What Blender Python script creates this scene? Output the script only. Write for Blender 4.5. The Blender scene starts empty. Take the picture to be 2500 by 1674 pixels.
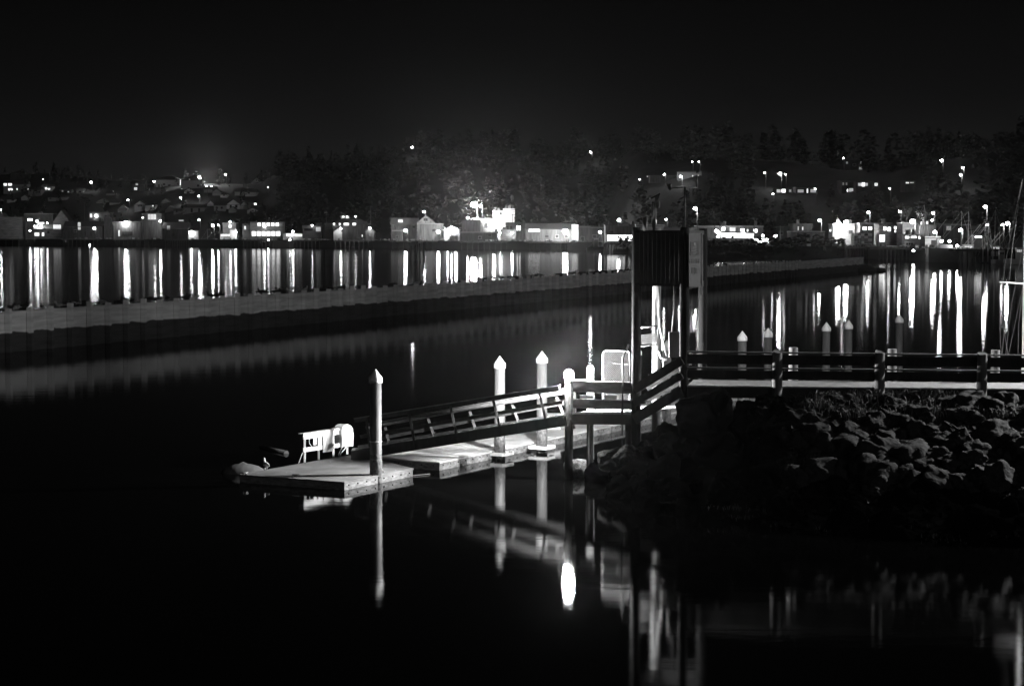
import bpy, math, random
from mathutils import Vector, Matrix, noise
random.seed(7)
R = math.radians
S = bpy.context.scene
# ------------------------------------------------------------------ camera
F, CX, CY, HOR, H = 4600.0, 1250.0, 837.0, 562.0, 8.55
PITCH = math.atan((CY - HOR) / F)
cam_d = bpy.data.cameras.new("camera")
cam_d.sensor_width = 36.0
cam_d.lens = 36.0 * F / 2500.0
cam_d.clip_start = 0.5
cam_d.clip_end = 6000
cam = bpy.data.objects.new("camera", cam_d)
S.collection.objects.link(cam)
cam.location = (0, 0, H)
cam.rotation_euler = (math.pi / 2 - PITCH, 0, 0)
S.camera = cam
# ------------------------------------------------------------------ night sky
w = bpy.data.worlds.new("World"); S.world = w; w.use_nodes = True
nt = w.node_tree; N = nt.nodes; L = nt.links
bg = N['Background']
sky = N.new('ShaderNodeTexSky'); sky.sky_type = 'NISHITA'; sky.sun_disc = False
sky.sun_elevation = R(-3); sky.sun_rotation = R(150)
bw = N.new('ShaderNodeRGBToBW'); L.new(sky.outputs[0], bw.inputs[0])
tc = N.new('ShaderNodeTexCoord'); sx = N.new('ShaderNodeSeparateXYZ'); L.new(tc.outputs['Generated'], sx.inputs[0])
ramp = N.new('ShaderNodeValToRGB'); L.new(sx.outputs['Z'], ramp.inputs[0])   # town glow fading upward
e = ramp.color_ramp.elements
e[0].position = 0.0; e[0].color = (.095, .095, .095, 1)
e[1].position = 1.0; e[1].color = (.012, .012, .012, 1)
for p, v in ((.03, .068), (.07, .038), (.13, .018), (.3, .010)):
    q = e.new(p); q.color = (v, v, v, 1)
mul = N.new('ShaderNodeMath'); mul.operation = 'MULTIPLY_ADD'; mul.inputs[1].default_value = .02
L.new(bw.outputs[0], mul.inputs[0]); L.new(ramp.outputs[0], mul.inputs[2])
L.new(mul.outputs[0], bg.inputs['Color']); bg.inputs['Strength'].default_value = 0.1
# ------------------------------------------------------------------ added fill light for the breakwater, low behind the viewer's right shoulder
sun_d = bpy.data.lights.new("breakwater_fill", 'SUN'); sun_d.energy = 0.118; sun_d.angle = R(2.0)
sun_o = bpy.data.objects.new("breakwater_fill", sun_d); S.collection.objects.link(sun_o)
sun_o.rotation_euler = Vector((-0.52, 0.80, -0.30)).to_track_quat('-Z', 'Y').to_euler()
S.view_settings.view_transform = 'Standard'; S.view_settings.look = 'None'
S.view_settings.exposure = 0.0; S.view_settings.gamma = 1.0; S.view_settings.use_curve_mapping = False
S.render.engine = 'CYCLES'
c = S.cycles
c.use_denoising = True; c.max_bounces = 5; c.diffuse_bounces = 2; c.glossy_bounces = 3; c.volume_bounces = 0
c.transmission_bounces = 3; c.caustics_reflective = False; c.sample_clamp_indirect = 6.0; c.blur_glossy = 0.3
try: c.use_light_tree = True
except Exception: pass

# ------------------------------------------------------------------ pixel rays (2500 px wide frame) to points of the place
K = F / 3472.0
def ray(px, py):
    x, y = (px - CX) / F, -(py - CY) / F
    cp, sp = math.cos(PITCH), math.sin(PITCH)
    return Vector((x, cp + y * sp, -sp + y * cp))
def U(px, py, d):
    "point of the ray at depth d (old units, times K)"
    r = ray(px, py); t = d * K / r.y
    return Vector((0, 0, H)) + r * t
def W(px, py, z=0.0):
    r = ray(px, py); t = (z - H) / r.z
    return Vector((0, 0, H)) + r * t
def VPL(a, b):
    "vertical plane through a and b: pixel -> point on it"
    n = Vector((b.y - a.y, a.x - b.x, 0)).normalized()
    if n.y < 0: n = -n
    def f(px, py, off=0.0):
        r = ray(px, py); o = Vector((0, 0, H))
        t = (a + n * off - o).dot(n) / r.dot(n)
        return o + r * t
    f.n = n
    f.e = (b - a).normalized()
    return f
def interp(tab, x):
    if x <= tab[0][0]: return tab[0][1]
    for (a, va), (b, vb) in zip(tab, tab[1:]):
        if x <= b: return va + (vb - va) * (x - a) / (b - a)
    return tab[-1][1]

# ------------------------------------------------------------------ materials (all grey: the photograph is black and white)
def mat(name, v, rough=.7, var=.25, scale=3.0, bump=0.0, metal=0.0, stretch=(1, 1, 1), detail=5, spec=.4):
    m = bpy.data.materials.new(name); m.use_nodes = True
    n, l = m.node_tree.nodes, m.node_tree.links
    b = n['Principled BSDF']; b.inputs['Roughness'].default_value = rough; b.inputs['Metallic'].default_value = metal
    b.inputs['Specular IOR Level'].default_value = spec
    t = n.new('ShaderNodeTexCoord'); mp = n.new('ShaderNodeMapping'); mp.inputs['Scale'].default_value = stretch
    nz = n.new('ShaderNodeTexNoise'); nz.inputs['Scale'].default_value = scale; nz.inputs['Detail'].default_value = detail
    r = n.new('ShaderNodeValToRGB')
    lo, hi = v * (1 - var), min(.95, v * (1 + var))
    r.color_ramp.elements[0].position = .3; r.color_ramp.elements[0].color = (lo, lo, lo, 1)
    r.color_ramp.elements[1].position = .7; r.color_ramp.elements[1].color = (hi, hi, hi, 1)
    l.new(t.outputs['Object'], mp.inputs[0]); l.new(mp.outputs[0], nz.inputs['Vector'])
    l.new(nz.outputs['Fac'], r.inputs[0]); l.new(r.outputs[0], b.inputs['Base Color'])
    if bump:
        bp = n.new('ShaderNodeBump'); bp.inputs['Strength'].default_value = bump; bp.inputs['Distance'].default_value = .05
        l.new(nz.outputs['Fac'], bp.inputs['Height']); l.new(bp.outputs[0], b.inputs['Normal'])
    return m
def emat(name, s, v=1.0):
    m = bpy.data.materials.new(name); m.use_nodes = True
    b = m.node_tree.nodes['Principled BSDF']
    b.inputs['Base Color'].default_value = (.8, .8, .8, 1)
    b.inputs['Emission Color'].default_value = (v, v, v, 1); b.inputs['Emission Strength'].default_value = s
    return m
M = dict(
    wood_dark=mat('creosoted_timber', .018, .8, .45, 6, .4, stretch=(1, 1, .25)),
    wood_post=mat('round_timber_post', .12, .85, .5, 5, .5, stretch=(1, 1, .25)),
    house_w=mat('white_house_siding', .8, .7, .1, 1, stretch=(.3, .3, 6)),
    house_l=mat('pale_house_siding', .5, .7, .1, 1, stretch=(.3, .3, 6)),
    house_m=mat('grey_house_siding', .22, .7, .1, 1, stretch=(.3, .3, 6)),
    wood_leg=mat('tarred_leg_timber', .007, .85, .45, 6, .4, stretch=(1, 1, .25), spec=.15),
    wood_mid=mat('grey_gangway_timber', .032, .85, .5, 5, .4, stretch=(.4, .4, 2)),
    pipe=mat('dull_galvanised_pipe', .07, .6, .3, 8),
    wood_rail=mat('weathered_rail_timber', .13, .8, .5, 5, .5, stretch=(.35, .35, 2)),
    deckwood=mat('worn_deck_planks', .30, .8, .25, 4, .3),
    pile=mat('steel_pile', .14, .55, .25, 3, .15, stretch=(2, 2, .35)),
    pile_far=mat('weathered_pile', .085, .7, .3, 3, .15, stretch=(2, 2, .35)),
    cap=mat('white_plastic_cap', .78, .45, .08, 5),
    white=mat('white_paint', .78, .5, .06, 6),
    sign=mat('white_sign_enamel', .8, .4, .04, 3),
    black=mat('black_paint', .015, .5, .3, 5),
    steel=mat('galvanised_steel', .42, .4, .2, 9, metal=.3),
    darksteel=mat('dark_steel', .05, .5, .3, 8),
    concrete=mat('float_concrete', .19, .85, .35, 1.6, .25),
    fascia=mat('float_side_timber', .22, .8, .45, 4, .5, stretch=(1, 1, 3)),
    rope=mat('white_rope', .6, .8, .1, 30),
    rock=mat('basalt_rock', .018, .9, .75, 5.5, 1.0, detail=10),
    rock_wet_shaded=mat('wet_shaded_rock', .002, 1.0, .5, 2.2, 1.0, spec=.0),  # shade on the tower-side boulders put into the colour; also wet foot stones
    rock_weed=mat('weedy_rock', .10, .7, .7, 9, 1.0),
    soil=mat('gravel_bank', .012, .95, .6, 2.5, 1.0),
    weed=mat('dry_grass', .16, .9, .4, 8),
    foliage=mat('foliage', .022, .9, .5, .3),
    foliage2=mat('broadleaf_foliage', .035, .9, .5, .4),
    bark=mat('bark', .05, .9, .4, 3),
    hill=mat('hillside_scrub', .02, .95, .5, .06),
    street=mat('bayfront_asphalt', .06, .9, .3, .3),
    roof_d=mat('dark_shingle', .05, .9, .3, 2),
    roof_m=mat('grey_metal_roof', .16, .5, .25, 1, stretch=(6, 1, 1)),
    wall_w=mat('white_siding', .42, .7, .3, .5, stretch=(.5, .5, 3)),
    wall_l=mat('pale_siding', .15, .75, .45, .5, stretch=(.5, .5, 3)),
    wall_m=mat('grey_siding', .08, .8, .5, .5, stretch=(2, 2, .3)),
    wall_d=mat('dark_siding', .04, .85, .5, .5, stretch=(2, 2, .3)),
    wharf=mat('wharf_timber', .035, .9, .4, 1),
    glass=mat('dark_window_glass', .03, .1, .1, 1),
    hull_d=mat('dark_hull', .05, .4, .2, 2),
    hull_w=mat('white_hull', .55, .35, .12, 2),
    gullw=mat('gull_plumage', .35, .8, .5, 6),
    gulld=mat('cormorant_plumage', .02, .7, .3, 6),
    crate=mat('crab_pots', .5, .8, .9, 1.2, detail=2),
)
_em = {}
def EM(s):
    k = round(s, 2)
    if k not in _em: _em[k] = emat('lit_lens', k)
    return _em[k]

# ------------------------------------------------------------------ mesh builder
class MB:
    def __init__(s): s.v = []; s.f = []; s.sm = []; s.m2 = None; s.k2 = 0
    def add(s, vs, fs, smooth=False):
        o = len(s.v); s.v += [Vector(v) for v in vs]; s.f += [tuple(i + o for i in f) for f in fs]; s.sm += [smooth] * len(fs)
        return s
    def hexa(s, b, t):
        "b, t: four bottom and four top corners, anticlockwise"
        return s.add(list(b) + list(t), [(3, 2, 1, 0), (4, 5, 6, 7), (0, 1, 5, 4), (1, 2, 6, 5), (2, 3, 7, 6), (3, 0, 4, 7)])
    def box(s, x0, x1, y0, y1, z0, z1):
        c = [(x0, y0), (x1, y0), (x1, y1), (x0, y1)]
        return s.hexa([(x, y, z0) for x, y in c], [(x, y, z1) for x, y in c])
    def beam(s, a, b, wd, ht, up=Vector((0, 0, 1))):
        "board from a to b (centre line); wd sideways, ht along up"
        a, b = Vector(a), Vector(b); d = (b - a).normalized(); sd = d.cross(up).normalized() * wd / 2
        u2 = sd.cross(d).normalized() * ht / 2
        if u2.z < 0: u2 = -u2
        q = lambda p: [p - sd - u2, p + sd - u2, p + sd + u2, p - sd + u2]
        return s.add(q(a) + q(b), [(0, 3, 2, 1), (4, 5, 6, 7), (0, 1, 5, 4), (1, 2, 6, 5), (2, 3, 7, 6), (3, 0, 4, 7)])
    def tube(s, pts, r, n=8, r2=None, cap=True):
        pts = [Vector(p) for p in pts]; m = len(pts); vs = []
        for i, p in enumerate(pts):
            d = (pts[min(i + 1, m - 1)] - pts[max(i - 1, 0)]).normalized()
            a = Vector((0, 0, 1)) if abs(d.z) < .9 else Vector((1, 0, 0))
            x = d.cross(a).normalized(); y = d.cross(x).normalized()
            rr = r if r2 is None else r + (r2 - r) * i / max(1, m - 1)
            vs += [p + (x * math.cos(2 * math.pi * k / n) + y * math.sin(2 * math.pi * k / n)) * rr for k in range(n)]
        fs = [(i * n + k, i * n + (k + 1) % n, (i + 1) * n + (k + 1) % n, (i + 1) * n + k) for i in range(m - 1) for k in range(n)]
        s.add(vs, fs, n > 5)
        if cap:
            o = len(s.v) - len(vs)
            s.f += [tuple(o + k for k in reversed(range(n))), tuple(o + (m - 1) * n + k for k in range(n))]; s.sm += [False, False]
        return s
    def lathe(s, c, prof, n=20, smooth=True):
        "prof: (radius, z) from bottom to top round the vertical through c"
        vs = [(c[0] + r * math.cos(2 * math.pi * k / n), c[1] + r * math.sin(2 * math.pi * k / n), c[2] + z) for r, z in prof for k in range(n)]
        m = len(prof)
        fs = [(i * n + k, i * n + (k + 1) % n, (i + 1) * n + (k + 1) % n, (i + 1) * n + k) for i in range(m - 1) for k in range(n)]
        s.add(vs, fs, smooth); o = len(s.v) - len(vs)
        s.f += [tuple(o + k for k in reversed(range(n))), tuple(o + (m - 1) * n + k for k in range(n))]; s.sm += [False, False]
        return s
    def ball(s, c, rx, ry=None, rz=None, n=8, m=6):
        ry = ry or rx; rz = rz or rx; vs = [(c[0], c[1], c[2] - rz)]
        for i in range(1, m):
            p = math.pi * i / m - math.pi / 2
            vs += [(c[0] + rx * math.cos(p) * math.cos(2 * math.pi * k / n), c[1] + ry * math.cos(p) * math.sin(2 * math.pi * k / n), c[2] + rz * math.sin(p)) for k in range(n)]
        vs.append((c[0], c[1], c[2] + rz)); t = len(vs) - 1
        fs = [(0, 1 + (k + 1) % n, 1 + k) for k in range(n)]
        for i in range(m - 2):
            fs += [(1 + i * n + k, 1 + i * n + (k + 1) % n, 1 + (i + 1) * n + (k + 1) % n, 1 + (i + 1) * n + k) for k in range(n)]
        fs += [(1 + (m - 2) * n + k, 1 + (m - 2) * n + (k + 1) % n, t) for k in range(n)]
        return s.add(vs, fs, True)
    def build(s, name, m, parent=None, loc=None, mods=None):
        me = bpy.data.meshes.new(name)
        o = bpy.data.objects.new(name, me)
        off = Vector((0, 0, 0))
        if loc is not None: off = Vector(loc)
        base = Vector(parent['_w']) if parent is not None and '_w' in parent else (off if loc is not None else Vector((0, 0, 0)))
        me.from_pydata([tuple(v - base) for v in s.v], [], s.f)
        me.polygons.foreach_set('use_smooth', s.sm); me.update()
        me.materials.append(M[m] if isinstance(m, str) else m)
        if s.m2:
            me.materials.append(M[s.m2])
            for p in me.polygons[s.k2:]: p.material_index = 1
        S.collection.objects.link(o)
        if parent is not None: o.parent = parent
        elif loc is not None: o.location = off
        o['_w'] = tuple(base)
        return o
def tag(o, label=None, cat=None, group=None, kind=None):
    if label: o['label'] = label
    if cat: o['category'] = cat
    if group: o['group'] = group
    if kind: o['kind'] = kind
    return o
def empty(name, loc, label, cat, group=None):
    o = bpy.data.objects.new(name, None); o.empty_display_size = .2; S.collection.objects.link(o)
    o.location = loc; o['_w'] = tuple(loc)
    return tag(o, label, cat, group)
def copy_tree(o, parent=None):
    q = o.copy(); S.collection.objects.link(q)
    if parent is not None: q.parent = parent
    for ch in [x for x in o.children]: copy_tree(ch, q)
    return q

# ------------------------------------------------------------------ shoreline, town terrain
SHY = [(-400, 596), (0, 598), (600, 602), (1000, 606), (1300, 609), (1490, 612), (1560, 622), (1700, 628), (2060, 629), (2300, 638), (2500, 642), (2900, 648)]
def Dsh(px): return H * 3472.0 / (interp(SHY, px) - HOR)      # old-unit depth of the far waterline
RDG = [(-400, 425), (0, 428), (120, 424), (220, 440), (330, 446), (390, 447), (500, 445), (600, 450), (640, 448), (680, 425), (760, 412), (860, 402), (950, 385),
       (1050, 365), (1140, 365), (1180, 380), (1300, 380), (1400, 376), (1480, 372), (1560, 378), (1650, 385), (1760, 380), (1850, 385), (1960, 392),
       (2070, 405), (2160, 412), (2250, 390), (2350, 385), (2450, 380), (2600, 375), (2900, 380)]
FLAT, RISE = 70.0, 190.0
GZ = 3.6
def zt(px, s):
    "town ground height at azimuth px, s old units behind the waterline"
    if s < FLAT: return GZ
    dr = Dsh(px) + FLAT + RISE
    zr = H + (HOR - interp(RDG, px)) / F * dr * K
    t = min(1.0, (s - FLAT) / RISE)
    t2 = t * t * (3 - 2 * t)
    z = GZ + (zr - GZ) * (.55 * t + .45 * t2)
    if s > FLAT + RISE: z = zr - (s - FLAT - RISE) * .05
    return z
def hill_d(px, py, above=0.0):
    "old-unit depth at which a thing standing `above` metres over the ground is seen at px, py"
    d0 = Dsh(px); s = 6.0
    while s < FLAT + RISE:
        p = U(px, py, d0 + s)
        if p.z - above <= zt(px, s): return d0 + s
        s += 2.0
    return d0 + FLAT + RISE
HAZE = 0.00003
# ================================================================== WATER, BED
def water():
    mb = MB(); mb.add([(-2500, -150, 0), (2500, -150, 0), (2500, 3200, 0), (-2500, 3200, 0)], [(0, 1, 2, 3)])
    m = bpy.data.materials.new('harbour_water'); m.use_nodes = True
    n, l = m.node_tree.nodes, m.node_tree.links
    n.remove(n['Principled BSDF']); b = n.new('ShaderNodeBsdfGlossy'); b.distribution = 'BECKMANN'; b.inputs['Color'].default_value = (.8, .8, .8, 1)
    df = n.new('ShaderNodeBsdfDiffuse'); df.inputs['Color'].default_value = (.002, .002, .002, 1)
    fr = n.new('ShaderNodeFresnel'); fr.inputs['IOR'].default_value = 1.333; mix = n.new('ShaderNodeMixShader')
    l.new(fr.outputs[0], mix.inputs[0]); l.new(df.outputs[0], mix.inputs[1]); l.new(b.outputs[0], mix.inputs[2]); l.new(mix.outputs[0], n['Material Output'].inputs['Surface'])
    g = n.new('ShaderNodeNewGeometry')
    # open bay beyond the breakwater is rougher than the sheltered basin: signed distance to the wall line
    a0, a1 = W(0, 864), W(2105, 661); d = (a1 - a0).normalized(); nn = Vector((-d.y, d.x, 0))
    dt = n.new('ShaderNodeVectorMath'); dt.operation = 'DOT_PRODUCT'; dt.inputs[1].default_value = nn
    l.new(g.outputs['Position'], dt.inputs[0])
    mr = n.new('ShaderNodeMapRange'); off = a0.dot(nn)
    mr.inputs['From Min'].default_value = off - 3; mr.inputs['From Max'].default_value = off + 6
    mr.inputs['To Min'].default_value = .076; mr.inputs['To Max'].default_value = .112
    l.new(dt.outputs['Value'], mr.inputs['Value']); 
    nz = n.new('ShaderNodeTexNoise'); nz.inputs['Scale'].default_value = .035; nz.inputs['Detail'].default_value = 3
    mp = n.new('ShaderNodeMapping'); mp.inputs['Scale'].default_value = (.25, 1, 1)
    l.new(g.outputs['Position'], mp.inputs[0]); l.new(mp.outputs[0], nz.inputs['Vector'])
    ma = n.new('ShaderNodeMath'); ma.operation = 'MULTIPLY_ADD'; ma.inputs[1].default_value = .03; 
    l.new(nz.outputs['Fac'], ma.inputs[0]); l.new(mr.outputs[0], ma.inputs[2])
    sb = n.new('ShaderNodeMath'); sb.operation = 'SUBTRACT'; sb.inputs[1].default_value = .015
    l.new(ma.outputs[0], sb.inputs[0]); l.new(sb.outputs[0], b.inputs['Roughness'])
    n2 = n.new('ShaderNodeTexNoise'); n2.inputs['Scale'].default_value = 1.3; n2.inputs['Detail'].default_value = 3
    m2 = n.new('ShaderNodeMapping'); m2.inputs['Scale'].default_value = (.35, 1, 1); m2.inputs['Rotation'].default_value = (0, 0, .15)
    l.new(g.outputs['Position'], m2.inputs[0]); l.new(m2.outputs[0], n2.inputs['Vector'])
    bp = n.new('ShaderNodeBump'); bp.inputs['Strength'].default_value = .35; bp.inputs['Distance'].default_value = .009
    l.new(n2.outputs['Fac'], bp.inputs['Height']); l.new(bp.outputs[0], b.inputs['Normal'])
    tag(mb.build('water', m), kind='structure')
    mb = MB(); mb.add([(-2600, -160, -5), (2600, -160, -5), (2600, 3300, -5), (-2600, 3300, -5)], [(0, 1, 2, 3)])
    tag(mb.build('seabed', 'soil'), kind='structure')
water()

# ================================================================== BREAKWATER
WA, WB = W(-140, 874.5), W(2105, 661)
WHT = 2.86
def breakwater():
    d = (WB - WA).normalized(); n = Vector((d.y, -d.x, 0)); Lw = (WB - WA).length
    root = empty('breakwater', WA, 'long timber and concrete breakwater wall crossing the harbour with gulls along its top', 'breakwater')
    up = Vector((0, 0, 1))
    def seg(z0, z1, th, m, name, a=0, b=Lw, o=0.0):
        mb = MB(); p, q = WA + d * a + n * o, WA + d * b + n * o
        mb.hexa([p + n * th / 2 + up * z0, q + n * th / 2 + up * z0, q - n * th / 2 + up * z0, p - n * th / 2 + up * z0],
                [p + n * th / 2 + up * z1, q + n * th / 2 + up * z1, q - n * th / 2 + up * z1, p - n * th / 2 + up * z1])
        return mb.build(name, m, root)
    # panels: the pale upper face ends in a ragged tide line, dark weed below (stain by height)
    m = bpy.data.materials.new('tide_stained_wall'); m.use_nodes = True
    nn, l = m.node_tree.nodes, m.node_tree.links; b = nn['Principled BSDF']; b.inputs['Roughness'].default_value = .9
    g = nn.new('ShaderNodeNewGeometry'); sp = nn.new('ShaderNodeSeparateXYZ'); l.new(g.outputs['Position'], sp.inputs[0])
    nz = nn.new('ShaderNodeTexNoise'); nz.inputs['Scale'].default_value = .55; nz.inputs['Detail'].default_value = 6
    mp = nn.new('ShaderNodeMapping'); mp.inputs['Scale'].default_value = (1, 1, .6); l.new(g.outputs['Position'], mp.inputs[0]); l.new(mp.outputs[0], nz.inputs['Vector'])
    ad = nn.new('ShaderNodeMath'); ad.operation = 'MULTIPLY_ADD'; ad.inputs[1].default_value = .6
    l.new(nz.outputs['Fac'], ad.inputs[0]); l.new(sp.outputs['Z'], ad.inputs[2])
    r = nn.new('ShaderNodeValToRGB'); r.color_ramp.elements[0].position = .555; r.color_ramp.elements[0].color = (.07, .07, .07, 1)
    r.color_ramp.elements[1].position = .585; r.color_ramp.elements[1].color = (.74, .74, .74, 1)
    mr = nn.new('ShaderNodeMapRange'); mr.inputs['From Max'].default_value = 3.0; l.new(ad.outputs[0], mr.inputs['Value']); l.new(mr.outputs[0], r.inputs[0])
    n3 = nn.new('ShaderNodeTexNoise'); n3.inputs['Scale'].default_value = 1.0; n3.inputs['Detail'].default_value = 5
    m3 = nn.new('ShaderNodeMapping'); m3.inputs['Scale'].default_value = (.3, .3, 3.5); l.new(g.outputs['Position'], m3.inputs[0]); l.new(m3.outputs[0], n3.inputs['Vector'])
    mx = nn.new('ShaderNodeMixRGB'); mx.blend_type = 'MULTIPLY'; mx.inputs[0].default_value = .75
    l.new(r.outputs[0], mx.inputs[1]); l.new(n3.outputs['Fac'], mx.inputs[2]); 
    gm = nn.new('ShaderNodeMixRGB'); gm.blend_type = 'MULTIPLY'; gm.inputs[0].default_value = 1; gm.inputs[2].default_value = (1.45, 1.45, 1.45, 1)
    l.new(mx.outputs[0], gm.inputs[1]); l.new(gm.outputs[0], b.inputs['Base Color'])
    seg(-4, WHT - .12, .45, m, 'wall_panel')
    seg(WHT - .12, WHT, .62, m, 'cap_beam')
    # posts
    pxs = [5, 58, 108, 157, 205, 250, 294, 337, 377, 418, 457, 494, 530, 567, 600]
    def tof(px):
        a = ray(px, 700); t = 0
        o = Vector((0, 0)); A = Vector((a.x, a.y)); P = WA.xy; D = d.xy
        # P + D t  parallel A
        return (P.x * A.y - P.y * A.x) / (D.y * A.x - D.x * A.y) 
    ts = [tof(x) for x in pxs]; sp_ = (ts[-1] - ts[0]) / (len(ts) - 1)
    ts = [ts[0] - sp_ * k for k in (2, 1)] + [t for t in ts]
    while ts[-1] + sp_ < Lw - 1: ts.append(ts[-1] + sp_)
    rnd = random.Random(3)
    base = None
    for i, t in enumerate(ts[:100]):
        if base is None:
            mb = MB(); mb.box(-.13, .13, -.36, .04, -4.0, WHT + .22)
            base = mb.build('post', m, None); base.parent = root
            o = base
        else:
            o = base.copy(); S.collection.objects.link(o); o.parent = root
        p = d * t + n * .34
        tall = rnd.random() < .35
        o.location = (p.x, p.y, 0.0 if not tall else .14); o.rotation_euler = (0, 0, math.atan2(d.y, d.x))
    for px in (1172, 1258, 1290, 1362, 1377, 1412, 1430, 1447, 1465, 1480, 1500, 1516, 1530, 1640, 1770, 1900, 2000):   # blocks standing on the cap
        t = tof(px); p = WA + d * t
        wd = rnd.uniform(.3, .5)
        mb = MB(); mb.beam(p - d * wd + up * (WHT + .2), p + d * wd + up * (WHT + .2), .5, .4)
        mb.build('cap_block', 'wood_dark', root)
    # end dolphin / rock toe
    return d, n, Lw, tof
bw_d, bw_n, bw_L, bw_t = breakwater()
# rock toe off the end
mb = MB(); p = W(2112, 662); mb.ball((p.x, p.y, .2), 2.6, 1.8, 1.1, 9, 6); mb.ball((p.x + 3, p.y + .5, .1), 1.6, 1.2, .7, 8, 5)
tag(mb.build('boulder', 'rock', None, loc=(p.x, p.y, 0)), 'dark boulder heap in the water at the far end of the breakwater', 'rock')

# gulls resting along the wall
def gull_mesh(pose, m1):
    root = MB()
    root.ball((0, 0, .2), .26, .1, .1, 8, 6)                                    # body
    root.tube([(-.2, 0, .21), (-.36, 0, .2), (-.46, 0, .19)], .06, 6, .015)     # tail and wing tips
    if pose == 0:
        root.tube([(.18, 0, .24), (.24, 0, .32), (.26, 0, .36)], .055, 6, .045)
        root.ball((.27, 0, .38), .065, .05, .055, 7, 5); root.tube([(.32, 0, .38), (.40, 0, .365)], .016, 5, .004)
    else:
        root.ball((.2, 0, .29), .07, .055, .06, 7, 5); root.tube([(.25, 0, .29), (.33, 0, .28)], .016, 5, .004)
    for y in (-.04, .04): root.tube([(.02, y, .12), (.02, y, 0)], .012, 4)
    return root
rnd = random.Random(11)
gp = []
for lo, hi, k in ((10, 300, 22), (300, 640, 20), (640, 1140, 26), (1140, 1540, 24)):
    gp += [rnd.uniform(lo, hi) for _ in range(k)]
protos = {}
for px in sorted(gp):
    kind = (rnd.randrange(2), 'gulld' if rnd.random() < .72 else 'gullw')
    t = bw_t(px); p = WA + bw_d * t + bw_n * rnd.uniform(-.1, .15)
    if kind not in protos:
        o = gull_mesh(*kind).build('gull', kind[1]); protos[kind] = o
        tag(o, 'pale gull resting on the breakwater top' if kind[1] == 'gullw' else 'dark seabird resting on the breakwater top', 'bird',
            'pale gulls along the breakwater' if kind[1] == 'gullw' else 'dark seabirds along the breakwater')
    else:
        o = protos[kind].copy(); S.collection.objects.link(o)
    s = rnd.uniform(1.1, 1.6)
    o.location = (p.x, p.y, WHT + .0); o.rotation_euler = (0, 0, rnd.uniform(0, 6.28)); o.scale = (s, s, s)

# ================================================================== MARINA PILES
def cap_part(root, c, ztop, r):
    MB().lathe((c.x, c.y, ztop), [(r * 1.15, -.17 * r / .2), (r * 1.17, -.03 * r / .2), (r * 1.15, 0), (r * .10, .28 * r / .2), (r * .02, .30 * r / .2)], 28).build('cap', 'cap', root)
def pile(px, base_y, top_y, label, group=None, r=.20, m='pile', cap=True, bands=()):
    b = W(px, base_y); d_old = b.y / K
    zt_ = U(px, top_y, d_old).z
    root = empty('mooring_pile', (b.x, b.y, 0), label, 'pile', group)
    zc = zt_ - .30 * r / .2
    MB().lathe((b.x, b.y, 0), [(r, -3.5), (r, .6), (r * .99, zc - .05 * r / .2)], 28).build('shaft', m, root)
    rn = random.Random(int(px)); prof = [(r * 1.035, -.3)] + [(r * (1.02 + rn.uniform(0, .05)), .12 * k) for k in range(1, 8)] + [(r * 1.004, .98)]
    MB().lathe((b.x, b.y, 0), prof, 22).build('tide_growth', 'rock_weed', root)
    if cap: cap_part(root, b, zc, r)
    for y in bands:
        z = U(px, y, d_old).z
        MB().lathe((b.x, b.y, z), [(r * 1.02, -.02), (r * 1.04, 0), (r * 1.02, .02)], 24).build('band', 'rope', root)
    return root
pile(918, 1178, 900, 'front steel pile with white cone cap at the edge of the end float', bands=(1077, 1120))
pile(1220, 1119, 868, 'brightly lit pile with white cone cap behind the middle of the gangway')
pile(1323, 1103, 856, 'brightly lit pile with white cone cap just left of the lamp post')
pile(1554, 1090, 842, 'white capped pile half hidden behind the left leg of the timber tower', r=.17)
pile(1627, 1050, 830, 'white capped pile between the tower legs with a lit left edge', r=.19)
for px, by, ty, lab in ((1811, 1011, 807, 'white cone capped pile standing right of the tower, first of five'),
                        (1874, 981, 800, 'white cone capped pile just left of the first walkway rail post'),
                        (2016, 968, 786, 'white cone capped pile left one of the middle pair beyond the walkway'),
                        (2070, 957, 781, 'white cone capped pile right one of the middle pair beyond the walkway'),
                        (2194, 933, 767, 'smallest farthest white cone capped pile beyond the walkway')):
    pile(px, by, ty, lab, 'capped piles beyond the walkway', r=.2, m='pile_far')
# short dome-topped pile
b = W(1441, 1125); root = empty('bollard_pile', (b.x, b.y, 0), 'slim white banded pile with a rounded top behind the platform rail', 'pile')
zt0 = U(1441, 890, b.y / K).z; r = .135
MB().lathe((b.x, b.y, 0), [(r, -3), (r, zt0 - .35)], 20).build('shaft', 'white', root)
MB().lathe((b.x, b.y, zt0), [(r * 1.05, -.35), (r * 1.05, -.12), (r * .8, -.04), (r * .3, 0)], 20).build('dome', 'cap', root)
for z in (-.33, -.24, -.14): MB().lathe((b.x, b.y, zt0 + z), [(r * 1.09, -.012), (r * 1.09, .012)], 20).build('band', 'steel', root)

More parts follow.
